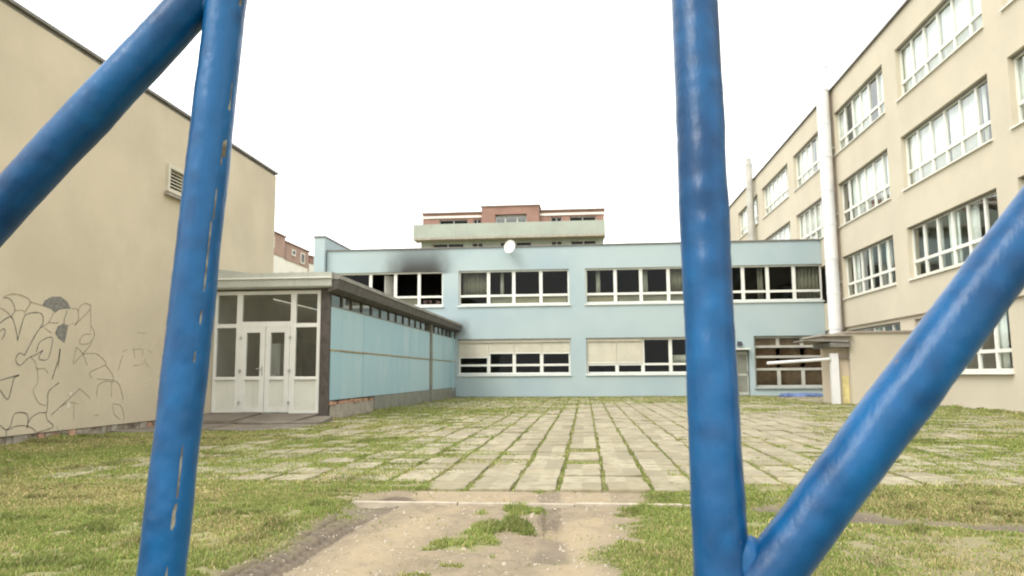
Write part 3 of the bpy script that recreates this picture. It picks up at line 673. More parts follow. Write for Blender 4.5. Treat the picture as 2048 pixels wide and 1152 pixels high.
# eaves box along the side
b = MB(); b.hexa([(-6.27, EY-.24, 3.13), (-6.02, EY-.24, 3.20), (-6.02, BY-.02, 3.20), (-6.27, BY-.02, 3.13), (-6.27, EY-.24, 3.396), (-5.98, EY-.24, 3.43), (-5.98, BY-.02, 3.43), (-6.27, BY-.02, 3.396)]); b.build('gutter', 'gutter', cor)
MB().hexa([(-6.145, EY-.25, 3.435), (-5.96, EY-.25, 3.435), (-5.96, BY-.02, 3.435), (-6.145, BY-.02, 3.435), (-6.145, EY-.25, 3.60), (-5.97, EY-.25, 3.53), (-5.97, BY-.02, 3.53), (-6.145, BY-.02, 3.60)]).build('roof_edge', 'roof_felt', cor)
# side wall
joints = [18.02, 18.88, 20.77, 23.75, 26.5, 29.92]; far_j = [30.16, 32.7, 35.3]
def pan(y0, y1):
    for z0, z1 in ((.47, 1.685), (1.73, 2.79)):
        k = random.uniform(-.008, .008)
        B(WC).box(y0+.003, y1-.003, -.05, .012+k, z0, z1).build('panel', 'panel', cor)
for a, c in zip(joints, joints[1:]): pan(a, c)
for a, c in zip(far_j, far_j[1:]): pan(a, c)
pan(35.3, 35.96)
B(WC).box(18.0, 29.94, -.04, .028, 1.69, 1.726).build('mid_rail', 'rust', cor)
B(WC).box(30.15, 35.96, -.04, .028, 1.69, 1.726).build('mid_rail', 'rust', cor)
B(WC).box(29.93, 30.15, -.1, .09, -.1, 3.13).build('post', 'plinth', cor)
B(WC).box(35.2, 35.3, -.1, .05, .3, 3.13).build('post', 'panel', cor)
B(WC).box(18.0, 35.98, -.06, .0, 2.795, 2.835).build('rail', 'plinth', cor)
B(WC).box(17.95, 35.98, -.12, -.031, 3.14, 3.392).build('header_beam', 'dark_metal', cor)  # added to shut out sky light leaking in above the clerestory
bars = [18.02, 18.9, 19.7, 20.65, 21.6, 22.6, 23.6, 24.55, 25.55, 26.5, 27.45, 28.4, 29.3, 30.04, 30.95, 31.9, 32.85, 33.8, 34.75, 35.9]
for y in bars: B(WC).box(y-.045, y+.045, -.06, -.002, 2.835, 3.13).build('glazing_bar', 'dark_metal', cor)
for a, c in zip(bars, bars[1:]): B(WC).box(a+.04, c-.04, -.04, -.034, 2.83, 3.135).build('pane', 'glass', cor)
# plinth
B(WC).box(21.95, 29.92, -.15, .03, -.15, .455).build('plinth', 'plinth', cor)
B(WC).box(30.16, 35.99, -.15, .03, -.15, .455).build('plinth', 'plinth', cor)
B(WC).box(18.0, 21.94, -.15, .0, -.15, .345).build('plinth', 'concrete', cor)
rs = random.Random(5); yy = 18.02
while yy < 21.8:
    L = rs.uniform(.2, .27); L = min(L, 21.92-yy); o1 = rs.uniform(-.01, .03); h = rs.uniform(.07, .10)
    if rs.random() > .12: B(WC).box(yy, yy+L-.014, -.12, o1, .35, .35+h).build('brick', 'brick', cor)
    yy += L
# interior of the corridor
b = MB(); b.box(LX+.01, CX-.16, EY+.08, BY-.02, -.1, .15); b.build('floor', 'floor_in', cor)
b = MB(); b.box(LX-.2, LX-.08, 21.45, BY-.02, .0, 3.38); b.box(LX+.002, LX+.03, EY+.02, 21.4, .15, 3.38); b.box(CX-.2, CX-.06, 18.0, BY-.02, .46, 2.79); b.box(LX+.04, CX-.21, 27.0, 27.1, .151, 3.38); b.build('inner_wall', 'corridor_in', cor)
MB().box(LX+.01, CX-.07, EY+.02, BY-.02, 3.385, 3.398).build('ceiling', 'corridor_in', cor)
for x0, x1, y0, z1, mt in ((-8.75, -8.25, 19.6, 1.95, 'white'), (-7.05, -6.62, 19.2, 1.95, 'white'), (-8.25, -7.55, 21.2, 2.0, 'lamp_dark'), (-7.5, -7.1, 21.2, 2.0, 'dark_brown')):
    c_ = empty('locker', (x0, y0, .15), {'white': 'tall white locker just inside the glazed entrance' if x0 < -8 else 'tall white locker by the blue panel wall inside the entrance', 'lamp_dark': 'wide dark cabinet standing deeper inside the entrance', 'dark_brown': 'narrow brown cabinet beside the wide dark cabinet'}[mt], 'locker')
    MB().box(x0, x1, y0, y0+.45, .2, z1).build('body', mt, c_); MB().box(x0+.02, x1-.02, y0+.02, y0+.43, .151, .2).build('base', 'lamp_dark', c_)
    MB().box(x0+.015, x1-.015, y0-.018, y0-.002, .24, z1-.03).build('door', mt, c_); MB().box(x1-.07, x1-.05, y0-.04, y0-.019, 1.0, 1.15).build('handle', 'grey_panel', c_)

# broken concrete apron in front of the entrance
ap = empty('concrete_apron', (-7.7, 15.9, 0), 'cracked brown-grey concrete apron ramping up to the entrance', 'apron'); ap['kind'] = 'structure'
def plate(poly, zf, name='apron_plate', mat='apron'):
    n = len(poly); top = [(x, y, zf(x, y)) for x, y in poly]; bot = [(x, y, -.12) for x, y in poly]
    mesh_obj(name, top+bot, [tuple(range(n))]+[(i, n+i, n+(i+1) % n, (i+1) % n) for i in range(n)], mat, ap)
def apron_mat():
    t = NT('stained_apron_concrete'); p = t.pos()
    c = t.mix(t.ss(t.noise(p, 1.4, 5, .65), .3, .7), (.135, .112, .083), (.215, .185, .145))
    c = t.mix(t.math('MULTIPLY', t.ss(t.noise(p, 9, 4), .5, .75), .5), c, (.10, .085, .06))
    t.bsdf(c, .95, t.noise(p, 35, 5, .7), .6, .015); return t.m
M['apron'] = apron_mat()
zr = lambda x, y: .02+.125*max(0, min(1, (y-15.6)/2.0))+.012*math.sin(x*5+y*3)
plate([(-9.25, 16.05), (-8.5, 16.0), (-7.9, 16.25), (-7.95, 17.86), (-9.25, 17.86)], lambda x, y: zr(x, y)+.03)
plate([(-7.87, 16.2), (-7.0, 15.95), (-6.55, 16.1), (-6.52, 17.86), (-7.92, 17.86)], zr)
plate([(-9.25, 13.9), (-8.4, 13.9), (-7.7, 14.6), (-7.88, 16.17), (-8.48, 15.93), (-9.25, 15.97)], lambda x, y: .022+.01*math.sin(x*4+y))
plate([(-7.66, 14.6), (-6.7, 14.2), (-6.05, 14.9), (-5.85, 16.2), (-6.5, 16.03), (-7.0, 15.9), (-7.84, 16.14)], lambda x, y: .018+.01*math.sin(x*3-y))
plate([(-6.51, 16.1), (-5.85, 16.26), (-6.12, 17.82), (-6.5, 17.82)], lambda x, y: .05+.05*max(0, (y-16.2)/1.6))

# ================================================================== PALE BLUE SCHOOL BUILDING
blue = empty('blue_school_building', (-.9, BY, 0), 'two-storey pale blue school building with smoke stain above a burnt window', 'building')
WB = wall_y(BY)
UP = [(-12.42, -6.92), (-6.14, -.70), (.08, 5.42), (6.22, 11.19)]; UZ0, UZ1 = 4.46, 6.17
LZ0, LZ1 = 1.08, 2.76
b = B(WB); BL, BR = -12.85, 11.19; TH = -.38
b.box(BL, BR, TH, 0, UZ1, 7.30)                                   # parapet band
pe = [BL]+sum([[a, c] for a, c in UP], [])+[BR]
for a, c in zip(pe[::2], pe[1::2]):
    if c-a > .01: b.box(a, c, TH, 0, UZ0, UZ1)
b.box(BL, BR, TH, 0, LZ1+.04, UZ0)
GW = (7.92, 11.18, .40, 2.79); DR = (7.05, 7.68)
b.box(BL, UP[1][0], TH, 0, -.1, LZ1+.04).box(UP[1][1], UP[2][0], TH, 0, -.1, LZ1+.04).box(UP[2][1], DR[0], TH, 0, -.1, LZ1+.04)
b.box(UP[1][0], UP[1][1], TH, 0, -.1, LZ0).box(UP[2][0], UP[2][1], TH, 0, -.1, LZ0).box(DR[0], DR[1], TH, 0, 2.12, LZ1+.04)
b.box(DR[1], GW[0], TH, 0, -.1, LZ1+.04).box(GW[0], BR, TH, 0, -.1, GW[2])
b.build('wall', 'blue_wall', blue)
B(WB).box(BL+.0, BR, TH-.05, .06, 7.303, 7.36).build('coping', 'coping', blue)
MB().box(-12.85, 11.15, BY+.45, BY+14, 7.0, 7.1).build('roof', 'roof_felt', blue)
# raised side wall
MB().box(-13.45, -12.9, BY-.25, BY+14, -.1, 7.98).build('side_wall', 'blue_wall', blue)
MB().box(-13.5, -12.86, BY-.3, BY+14, 7.985, 8.05).build('coping', 'coping', blue)
# rooms behind the windows
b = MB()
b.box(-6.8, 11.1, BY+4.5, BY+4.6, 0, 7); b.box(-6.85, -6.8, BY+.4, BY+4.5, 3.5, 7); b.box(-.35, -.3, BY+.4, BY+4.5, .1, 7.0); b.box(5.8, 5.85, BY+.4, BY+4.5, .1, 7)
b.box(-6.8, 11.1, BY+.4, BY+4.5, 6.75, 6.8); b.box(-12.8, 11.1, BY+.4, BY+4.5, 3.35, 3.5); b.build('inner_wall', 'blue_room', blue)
b = MB(); b.box(-12.8, -6.9, BY+4.5, BY+4.6, 3.5, 7); b.box(-12.85, -12.8, BY+.4, BY+4.5, 3.5, 7); b.box(-12.8, -6.86, BY+.4, BY+4.5, 6.75, 6.8); b.box(-12.8, -6.86, BY+.4, BY+4.5, 3.51, 3.56); b.box(-6.9, -6.86, BY+.41, BY+4.5, 3.56, 6.75); b.build('burnt_room', 'burnt', blue)
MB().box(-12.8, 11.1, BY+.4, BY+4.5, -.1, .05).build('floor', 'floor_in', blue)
def cols(a, c, fr=(.27, .50, .745)): return [a+(c-a)*k for k in fr]
BG = 'glass_thin'
# burnt window: glass gone from most of the panes
a, c = UP[0]; wn = window(blue, WB, a, c, UZ0, UZ1, [-10.62, -9.35, -8.15], [4.92], .08, .15, .10, glass=BG, skip=((2, 1), (3, 1), (1, 1), (3, 0)))
B(WB).box(-9.25, -8.25, -.2, -.19, UZ0+.09, 4.87).build('infill_panel', 'grey_panel', wn)
# half open sash hanging inside
MB().hexa([(-9.95, BY+.28, 5.0), (-9.90, BY+.25, 5.0), (-9.5, BY+.75, 5.0), (-9.55, BY+.78, 5.0), (-9.95, BY+.28, 6.05), (-9.90, BY+.25, 6.05), (-9.5, BY+.75, 6.05), (-9.55, BY+.78, 6.05)]).build('sash', 'grey_panel', wn)
rb = MB(); rs = random.Random(9)
for k in range(14):
    x = rs.uniform(-8.0, -7.1); rb.box(x, x+rs.uniform(.1, .4), BY+.4, BY+.6, 4.40+rs.uniform(0, .1), 4.50+rs.uniform(0, .3))
rb.build('charred_debris', 'dark_brown', wn)
lows = {1: [None, 'grey_panel', 'cream_blind', 'cream_blind'], 2: ['cream_blind', 'grey_panel', 'grey_panel', 'grey_panel'], 3: [None, None, None, None]}
for k in (1, 2, 3):
    a, c = UP[k]; us = cols(a, c); wn = window(blue, WB, a, c, UZ0, UZ1, us, [4.92], .08, .16, .11, glass=BG)
    e = [a+.08]+us+[c-.08]
    for i, mt in enumerate(lows[k]):
        if mt: B(WB).box(e[i]+.05, e[i+1]-.05, -.24, -.215, UZ0+.05, 4.88).build('infill_panel', mt, wn)
    if k == 1: curtain(wn, WB, e[0]+.05, e[1]-.1, 4.9, 6.1, -.5, 'grey_panel'); curtain(wn, WB, e[1]+.55, e[1]+.72, 4.5, 6.1, -.5, 'curtain')
    if k == 2: curtain(wn, WB, e[0]+.45, e[0]+.65, 4.5, 6.1, -.5); curtain(wn, WB, e[2]+.1, e[2]+.35, 4.5, 6.1, -.5); curtain(wn, WB, e[3]+.1, e[4]-.05, 4.9, 6.1, -.4, 'grey_panel')
    if k == 3: curtain(wn, WB, e[1]+.75, e[1]+1.0, 4.5, 6.1, -.5, 'grey_panel'); curtain(wn, WB, e[3]+.1, e[4]-.02, 4.5, 6.1, -.4, 'grey_panel')
# ground floor windows with roller shutters
for k, drops in ((1, (1.92, 2.12, 2.12, 2.10)), (2, (1.62, 1.62, None, None))):
    a, c = UP[k]; us = cols(a, c); wn = window(blue, WB, a, c, LZ0, LZ1, us, [1.52], .08, .16, .10, glass=BG)
    e = [a+.0]+us+[c-.0]
    for i, z in enumerate(drops):
        if z is None: continue
        s_ = MB(WB[0], WB[1]); zz = z; nsl = int((LZ1-.12-z)/.055)
        for q in range(nsl): s_.box(e[i]+.01, e[i+1]-.01, -.115, -.10+.006*(q % 2), z+q*.055+.003, z+(q+1)*.055)
        sh = s_.build('roller_shutter', 'cream_blind', wn); B(WB).box(e[i]+.01, e[i+1]-.01, -.12, -.085, z-.045, z).build('bottom_bar', 'white', sh)
    B(WB).box(a+.01, (c if k == 1 else e[2])-.01, -.20, -.03, LZ1-.14, LZ1-.006).build('shutter_box', 'cream_blind', wn)
    if k == 2: curtain(wn, WB, e[3]+.1, e[4]-.1, 1.55, 1.95, -.4, 'curtain')
    B(WB).box(a-.03, c+.03, .002, .045, LZ1+.0, LZ1+.035).build('lintel_trim', 'coping', wn)
# tall dusty glazing and side door
us = [9.05, 10.15]; wn = window(blue, WB, *GW, us, [2.30, 1.82, 1.24], .10, .16, .11, .2, 'plinth', 'glass_brown')
curtain(wn, WB, GW[0]+.05, GW[1]-.05, .45, 2.75, -.31, 'brown_blind', .015, .5)
for ch_ in (wn,): ch_.data.materials[0] = M['grey_panel']
d = B(WB).box(DR[0]+.04, DR[1]-.04, -.2, -.14, .05, 2.08).build('door', 'fascia', blue)
B(WB).box(DR[0]+.10, DR[1]-.10, -.139, -.128, .2, .95).build('door_panel', 'plinth', d); B(WB).box(DR[0]+.1, DR[1]-.1, -.139, -.128, 1.05, 1.95).build('door_panel', 'plinth', d)
B(WB).box(DR[1]-.09, DR[1]-.07, -.13, -.07, 1.0, 1.12).build('handle', 'dark_metal', d)
B(WB).box(DR[0]-.05, DR[1]+.0, .002, .35, 2.16, 2.22).build('door_canopy', 'white', blue)
lamp = empty('wall_lamp', (7.25, BY-.1, 2.5), 'small dark wall lamp above the grey side door', 'lamp')
MB().box(7.16, 7.34, BY-.03, BY-.001, 2.35, 2.55).build('back_plate', 'lamp_dark', lamp); MB().hexa([(7.12, BY-.18, 2.36), (7.38, BY-.18, 2.36), (7.38, BY-.031, 2.36), (7.12, BY-.031, 2.36), (7.16, BY-.14, 2.54), (7.34, BY-.14, 2.54), (7.34, BY-.031, 2.54), (7.16, BY-.031, 2.54)]).build('housing', 'lamp_dark', lamp)
# satellite dish on the parapet
dish = empty('satellite_dish', (-3.5, BY-.3, 7.0), 'white satellite dish mounted on the blue parapet', 'dish')
vs, fs = [], []; nr, na = 6, 28; cD = Vector((-3.53, BY-.40, 7.24)); ax = Vector((-.35, -1, .25)).normalized(); e1 = ax.cross(Vector((0, 0, 1))).normalized(); e2 = e1.cross(ax)
for sh_ in (0, .012):
    for i in range(nr+1):
        r = i/nr*.32
        for j in range(na): t = 2*math.pi*j/na; vs.append(tuple(cD+e1*math.cos(t)*r*.92+e2*math.sin(t)*r*1.08+ax*(r*r*.75+sh_)))
L_ = (nr+1)*na
for sgn in (0, 1):
    for i in range(nr):
        for j in range(na): q = [sgn*L_+i*na+j, sgn*L_+i*na+(j+1) % na, sgn*L_+(i+1)*na+(j+1) % na, sgn*L_+(i+1)*na+j]; fs.append(tuple(q if sgn else q[::-1]))
for j in range(na): a_ = nr*na; fs.append((a_+j, a_+(j+1) % na, L_+a_+(j+1) % na, L_+a_+j))
mesh_obj('reflector', vs, fs, 'white', dish, True)
h_ = MB(); h_.tube((-3.5, BY-.02, 6.9), (-3.5, BY-.3, 6.9), .02, n=8).tube((-3.5, BY-.3, 6.88), (-3.5, BY-.34, 7.24), .02, n=8); h_.build('bracket', 'grey_panel', dish)
h_ = MB(); tip = cD+ax*.42-e2*.05; h_.tube(tuple(cD-e2*.3+ax*.06), tuple(tip), .009, n=6); h_.build('feed_arm', 'grey_panel', dish)
MB().tube(tuple(tip-ax*.05), tuple(tip+ax*.05), .03, n=10).build('receiver', 'grey_panel', dish)
# blue sheet lying by the glazing
vs = []; fs = []; nx_, ny_ = 16, 6
for j in range(ny_+1):
    for i in range(nx_+1):
        u, v = i/nx_, j/ny_; vs.append((8.7+u*1.7+.1*math.sin(v*7), 34.1+v*.7+.06*math.sin(u*9), .05+.10*abs(math.sin(u*8+v*4))*(1-abs(2*v-1)**3)+.05*noise3(np.array([u*5, v*4, .3]))))
for j in range(ny_):
    for i in range(nx_): k = j*(nx_+1)+i; fs.append((k, k+1, k+nx_+2, k+nx_+1))
nb = len(vs); vs += [(x, y, .0) for x, y, z in vs[:nb]]; fs += [tuple(nb+q for q in reversed(f)) for f in fs[:nx_*ny_]]
ring = [i for i in range(nx_+1)]+[j*(nx_+1)+nx_ for j in range(1, ny_+1)]+[ny_*(nx_+1)+i for i in range(nx_-1, -1, -1)]+[j*(nx_+1) for j in range(ny_-1, 0, -1)]
fs += [(ring[k], nb+ring[k], nb+ring[(k+1) % len(ring)], ring[(k+1) % len(ring)]) for k in range(len(ring))]
tag(mesh_obj('tarpaulin', vs, fs, 'blue_sheet', None, True, loc=(9.5, 34.4, 0)), 'crumpled blue sheet lying on the ground under the brown glazing', 'tarpaulin')

# ================================================================== RIGHT CREAM SCHOOL BLOCK
rt = empty('cream_school_block', (RX, 30, 0), 'long four-storey cream school block with wide white windows', 'building')
WR = wall_x(RX, -1)
FL = [(1.08, 2.86), (4.27, 6.04), (7.42, 9.28), (10.66, 12.50)]
BAYS = [(7.4, 13.0), (14.3, 19.95), (20.95, 26.65), (27.82, 33.22), (34.45, 39.8), (40.95, 46.9), (48.1, 54.2)]
YA, YB_, RZ = 5.0, 58.0, 13.6
b = B(WR); T2 = -.36
bands = [(-.1, FL[0][0]), (FL[0][1], 3.0)]; 
b.box(YA, YB_, T2, -.05, -.1, FL[0][0]); b.box(YA, YB_, T2, -.05, FL[0][1], 3.0)
pe = [YA]+sum([[a, c] for a, c in BAYS], [])+[YB_]
for i, (z0, z1) in enumerate(FL):
    for a, c in zip(pe[::2], pe[1::2]): b.box(a, c, T2, -.05 if i == 0 else 0, z0, z1)
tops = [3.0]+[z1 for z0, z1 in FL[1:]]; bots = [z0 for z0, z1 in FL[1:]]+[RZ]
for z0, z1 in zip(tops, bots): b.box(YA, YB_, T2, 0, z0, z1)
b.box(YA, YA+.3, T2-14, T2, -.1, RZ).box(YB_-.3, YB_, T2-14, T2, -.1, RZ)
b.build('wall', 'cream', rt)
B(WR).box(YA-.1, YB_+.1, T2, .10, RZ+.004, RZ+.07).build('roof_edge', 'coping', rt)
B(WR).box(YA, YB_, T2-14, T2, RZ-.2, RZ-.05).build('roof', 'roof_felt', rt)
b = B(WR); b.box(YA+.3, YB_-.3, T2-3.6, T2-3.5, 0, RZ-.2)
for z in (3.3, 6.55, 9.75, -.05): b.box(YA+.3, YB_-.3, T2-3.5, T2, z, z+.2)
for y in (13.6, 20.4, 27.2, 33.8, 40.3, 47.4): b.box(y-.06, y+.06, T2-3.5, T2, .15, RZ-.2)
b.build('inner_wall', 'interior', rt)
rs = random.Random(11)
for i, (z0, z1) in enumerate(FL):
    for k, (a, c) in enumerate(BAYS):
        if k == 0: continue
        if k >= 4 and i < 2: continue
        nc = 6; us = [a+(c-a)*q/nc for q in range(1, nc)]
        wn = window(rt, WR, a, c, z0, z1, us, [z0+.56], .07, .10, .10, .16)
        e = [a]+us+[c]
        for q in range(nc):
            r_ = rs.random()
            full = i >= 2 and r_ < .9  # upper floors: wide white curtains put in for the bright sky reflection
            if i == 1: wd = rs.uniform(.25, .5)
            elif full: wd = e[q+1]-e[q]-.02
            else: wd = rs.uniform(.15, .4)
            if i == 0 and r_ < .5: continue
            s0 = e[q]+(.0 if rs.random() < .5 else (e[q+1]-e[q]-wd)); curtain(wn, WR, s0+.01, s0+wd, z0+.05, z1-.05, -.29)
        # dark strip put in for the shade under the lintel
        B(WR).box(a, c, -.15, -.10, z1-.05, z1-.004).build('lintel_shade_strip', 'coping', wn)
bx_ = empty('cardboard_box', (RX+.45, 29.6, 7.0), 'dark brown box standing on the sill inside an upper window', 'box')
MB().box(RX+.26, RX+.42, 29.4, 30.3, 7.46, 7.86).build('body', 'brown_box', bx_); MB().box(RX+.26, RX+.42, 29.4, 30.3, 7.862, 7.88).build('lid', 'brown_box', bx_)
B(WR).box(33.42, 33.92, .002, .09, 2.9, RZ).build('taupe_strip', 'taupe', rt)  # narrow raised brown-grey strip beside the flue
# lower ledge
B(WR).box(YA, YB_, -.045, .03, 2.985, 3.015).build('ledge', 'taupe', rt)
for y0, y1 in ((14, 20.3), (20.35, 26.3)): B(WR).box(y0, y1, -.04, .12, -.1, .03).build('footing', 'concrete', rt)

def flue(name, x, y, z0, z1, r, label, mat):
    f = empty(name, (x, y, z0), label, 'flue', 'flues on the cream block')
    seg = 1.5; z = z0
    while z < z1-.01:
        zt = min(z+seg, z1); MB().tube((x, y, z), (x, y, zt), r, n=28).build('flue_section', mat, f, smooth=False); MB().tube((x, y, zt-.05), (x, y, zt+.02), r+.018, n=28).build('flue_band', mat, f); z = zt+.021
    MB().tube((x, y, z1+.02), (x, y, z1+.35), r*.8, n=20).build('flue_neck', mat, f); MB().tube((x, y, z1+.35), (x, y, z1+.40), r*.84, r*.5, n=20).build('cap', mat, f)
    zz = z0+2
    while zz < min(z1, RZ): MB().box(x+r*.9, RX-.0, y-.04, y+.04, zz, zz+.06).build('bracket', 'grey_panel', f); zz += 3
flue('flue_pipe', 10.80, 33.35, -.05, 14.7, .27, 'tall white round flue rising past the roof where cream meets blue', 'flue')
flue('flue_pipe', 10.85, 48.6, 6.9, 14.6, .22, 'thinner grey flue far along the cream block above the blue roof', 'grey_panel')

# ------------------------------------------------------------------ small annex
an = empty('annex', (10, 27.3, 0), 'small flat-roofed cream annex against the cream block with worn canopy', 'building')
MB().box(8.98, RX-.06, 26.4, 28.6, -.1, 2.40).build('wall', 'cream', an)
MB().box(8.92, RX+.0, 26.34, 28.66, 2.403, 2.47).build('roof_edge', 'taupe', an)
MB().box(8.66, 8.975, 26.6, 28.5, -.1, 1.55).build('side_wall', 'pinkish', an); MB().box(8.60, 8.976, 26.5, 28.5, 1.553, 1.60).build('ledge', 'taupe', an)
MB().box(8.74, 8.95, 26.585, 26.599, .03, .95).build('paint_stain', 'yellow', an)
MB().box(8.36, 8.60, 26.42, 26.62, -.1, 1.72).build('post', 'flue', an)
MB().box(8.62, 8.978, 26.7, 28.4, 1.61, 2.1).build('upper_wall', 'pinkish', an)
MB().box(8.0, 9.05, 26.2, 28.4, 2.30, 2.36).build('canopy', 'concrete', an); MB().box(8.08, 8.97, 26.3, 28.3, 2.16, 2.295).build('canopy_beam', 'taupe', an)
MB().hexa([(7.55, 26.3, 2.16), (8.9, 26.2, 2.09), (8.9, 28.0, 2.09), (7.55, 28.0, 2.16), (7.55, 26.3, 2.19), (8.9, 26.2, 2.155), (8.9, 28.0, 2.155), (7.55, 28.0, 2.19)]).build('torn_felt', 'roof_felt', an)
MB().box(8.3, 8.975, 26.25, 28.2, 1.93, 2.085).build('beam', 'coping', an)
arm = empty('white_barrier_arm', (7.4, 26.5, 0), 'white horizontal tube sticking out from the annex post', 'barrier')
MB().tube((6.25, 26.52, 1.40), (8.35, 26.52, 1.53), .055, n=14).build('tube', 'flue', arm); MB().tube((8.33, 26.52, 1.528), (8.359, 26.52, 1.53), .09, n=14).build('flange', 'grey_panel', arm)

# ================================================================== BUILDINGS BEHIND
apt = empty('apartment_building', (-6.6, 70, 0), 'apartment building with terracotta top floor and pale balcony parapet behind the school', 'building')
AY = 67.2; WA = wall_y(AY)
b = B(WA); TW = -.5
top_w = [(-13.3, -10.6), (-10.1, -9.35), (-2.9, -1.9), (-1.2, 1.2)]
pe = [-14.85]+sum([[a, c] for a, c in top_w[:2]], [])+[-9.25]
def strip(b, x0, x1, ws, z0, z1):
    pe = [x0]+sum([[a, c] for a, c in ws], [])+[x1]
    for a, c in zip(pe[::2], pe[1::2]): b.box(a, c, TW, 0, z0, z1)
for x0, x1, ws, sx in ((-14.85, -9.25, top_w[:2], -14.85), (-3.95, 1.95, top_w[2:], 1.45)):
    b = B(WA); strip(b, x0, x1, ws, 13.6, 15.4); b.box(x0, x1, TW, 0, 15.4, 16.0).box(sx, sx+.5, -9, TW, 13.6, 16.0).build('upper_wall', 'terracotta', apt)
b = B(WA); b.box(-9.25, -8.0, TW, .4, 13.6, 16.45).box(-5.1, -3.95, TW, .4, 13.6, 16.45).box(-8.0, -5.1, TW, .4, 15.7, 16.45).build('centre_wall', 'terracotta', apt)
for a, c in ((-14.9, -9.3), (-3.9, 2.0)): B(WA).box(a, c, .002, .08, 15.55, 15.75).build('cornice', 'house_white', apt)
for a, c, z in ((-14.95, -9.3, 16.003), (-3.9, 2.05, 16.003)): B(WA).box(a, c, -9, .15, z, z+.1).build('roof', 'taupe', apt)
B(WA).box(-9.35, -3.85, -9, .5, 16.453, 16.55).build('roof', 'taupe', apt)
for a, c in top_w: window(apt, WA, a, c, 13.8, 15.4, [(a+c)/2], [], .06, .06, recess=.2, sill=None, glass='glass_thin')
window(apt, WA, -8.0, -5.1, 13.8, 15.69, [-7.1, -6.0], [], .1, .12, recess=.1, sill=None, glass='glass')
b = B(WA); b.box(-15.5, 2.0, .9, 1.15, 13.56, 14.78); b.box(-15.5, -15.25, -.5, .9, 13.56, 14.78).box(1.75, 2.0, 0, .9, 13.56, 14.78); b.build('balcony_parapet', 'pale_green', apt)
B(WA).box(-15.5, 2.0, -.49, 1.15, 13.36, 13.555).build('balcony_slab', 'concrete', apt)
b = B(WA); w2 = [(-14.0, -11.0), (-10.2, -9.2), (-7.6, -4.7), (-2.9, -1.9), (-1.1, 1.2)]
b.box(-15.0, 1.8, TW, 0, 0, 11.2); strip(b, -15.0, 1.8, w2, 11.2, 13.2); b.box(-15.0, 1.8, TW, 0, 13.2, 13.355).box(-15, -14.5, -9, TW, 0, 13).box(1.3, 1.8, -9, TW, 0, 13).build('wall', 'pale_green', apt)
for a, c in w2: window(apt, WA, a, c, 11.2, 13.2, [(a+c)/2], [], .05, .06, recess=.2, sill=None, glass='glass_thin')
B(WA).box(-14.3, 1.2, -3.1, -3, 0, 15.9).build('inner_wall', 'blue_room', apt)

HG = 'houses behind the beige hall'
def house(x, y0, y1, zmid, ztop, label, wins, up_mat='brown_clad', depth=9):
    h = empty('house', (x-4, (y0+y1)/2, 0), label, 'building', HG); W = wall_x(x, 1)
    B(W).box(y0, y1, -depth, 0, 0, zmid).build('wall', 'house_white', h)
    B(W).box(y0, y1, -depth, .06, zmid+.003, ztop).build('mansard', up_mat, h)
    B(W).box(y0-.1, y1+.1, -depth-.1, .16, ztop+.003, ztop+.12).build('roof', 'dark_brown', h)
    for (a, c, z0, z1) in wins:
        o = .065 if z0 > zmid else .005
        fr = B(W); fr.box(a, a+.1, o, o+.08, z0, z1).box(c-.1, c, o, o+.08, z0, z1).box(a+.1, c-.1, o, o+.08, z1-.1, z1).box(a+.1, c-.1, o, o+.08, z0, z0+.1)
        f = fr.build('window', 'house_white', h); B(W).box(a+.09, c-.09, o+.004, o+.03, z0+.09, z1-.09).build('pane', 'lamp_dark', f)
house(-26.0, 54.0, 62.0, 11.28, 13.1, 'far white house with brown top, close behind the hall corner', [(55.5, 56.8, 11.8, 12.7), (58.4, 59.6, 11.8, 12.7)])
house(-26.3, 62.5, 68.4, 11.3, 12.85, 'far white house with brown top and two dormer windows', [(64.2, 65.0, 11.9, 12.45), (66.3, 67.2, 11.5, 12.5), (64.3, 65.0, 9.8, 10.5), (66.3, 67.1, 9.8, 10.4)])
house(-26.1, 62.05, 62.45, 11.25, 12.7, 'narrow dark brown link between the two far houses', [], 'dark_brown')
house(-26.4, 69.0, 76.0, 11.9, 12.55, 'lowest far house with reddish top beside the blue side wall', [], 'terracotta')

# ================================================================== BLUE PIPE GATE
def cpt(x, y, depth):                # pixel and distance from the lens -> point on the gate
    d = ray(x, y); return Vector((0, 0, CAM_Z))+d*depth
gate = empty('blue_pipe_gate', (0, .74, 0), 'blue painted steel pipe gate with upright and diagonal bars, chipped thick paint', 'gate')
PR = .0243
def lerp_z(p, q, z): return p+(q-p)*((z-p.z)/(q.z-p.z))
l0, l1 = cpt(323, 1152, .710), cpt(453, 0, .835)
r0, r1 = cpt(1436, 1000, .640), cpt(1388, 0, .772)
ZB, ZT = .30, 1.78
LB, LT = lerp_z(l0, l1, ZB), lerp_z(l0, l1, ZT); RB, RT = lerp_z(r0, r1, ZB), lerp_z(r0, r1, ZT)
jl = lerp_z(l0, l1, l1.z+.045); jr = lerp_z(r0, r1, r0.z-.106)
dlp = cpt(-28, 451, .81); drp = cpt(2098, 403, .645)
DLE = jl+(dlp-jl)*2.35; DRE = jr+(drp-jr)*2.0
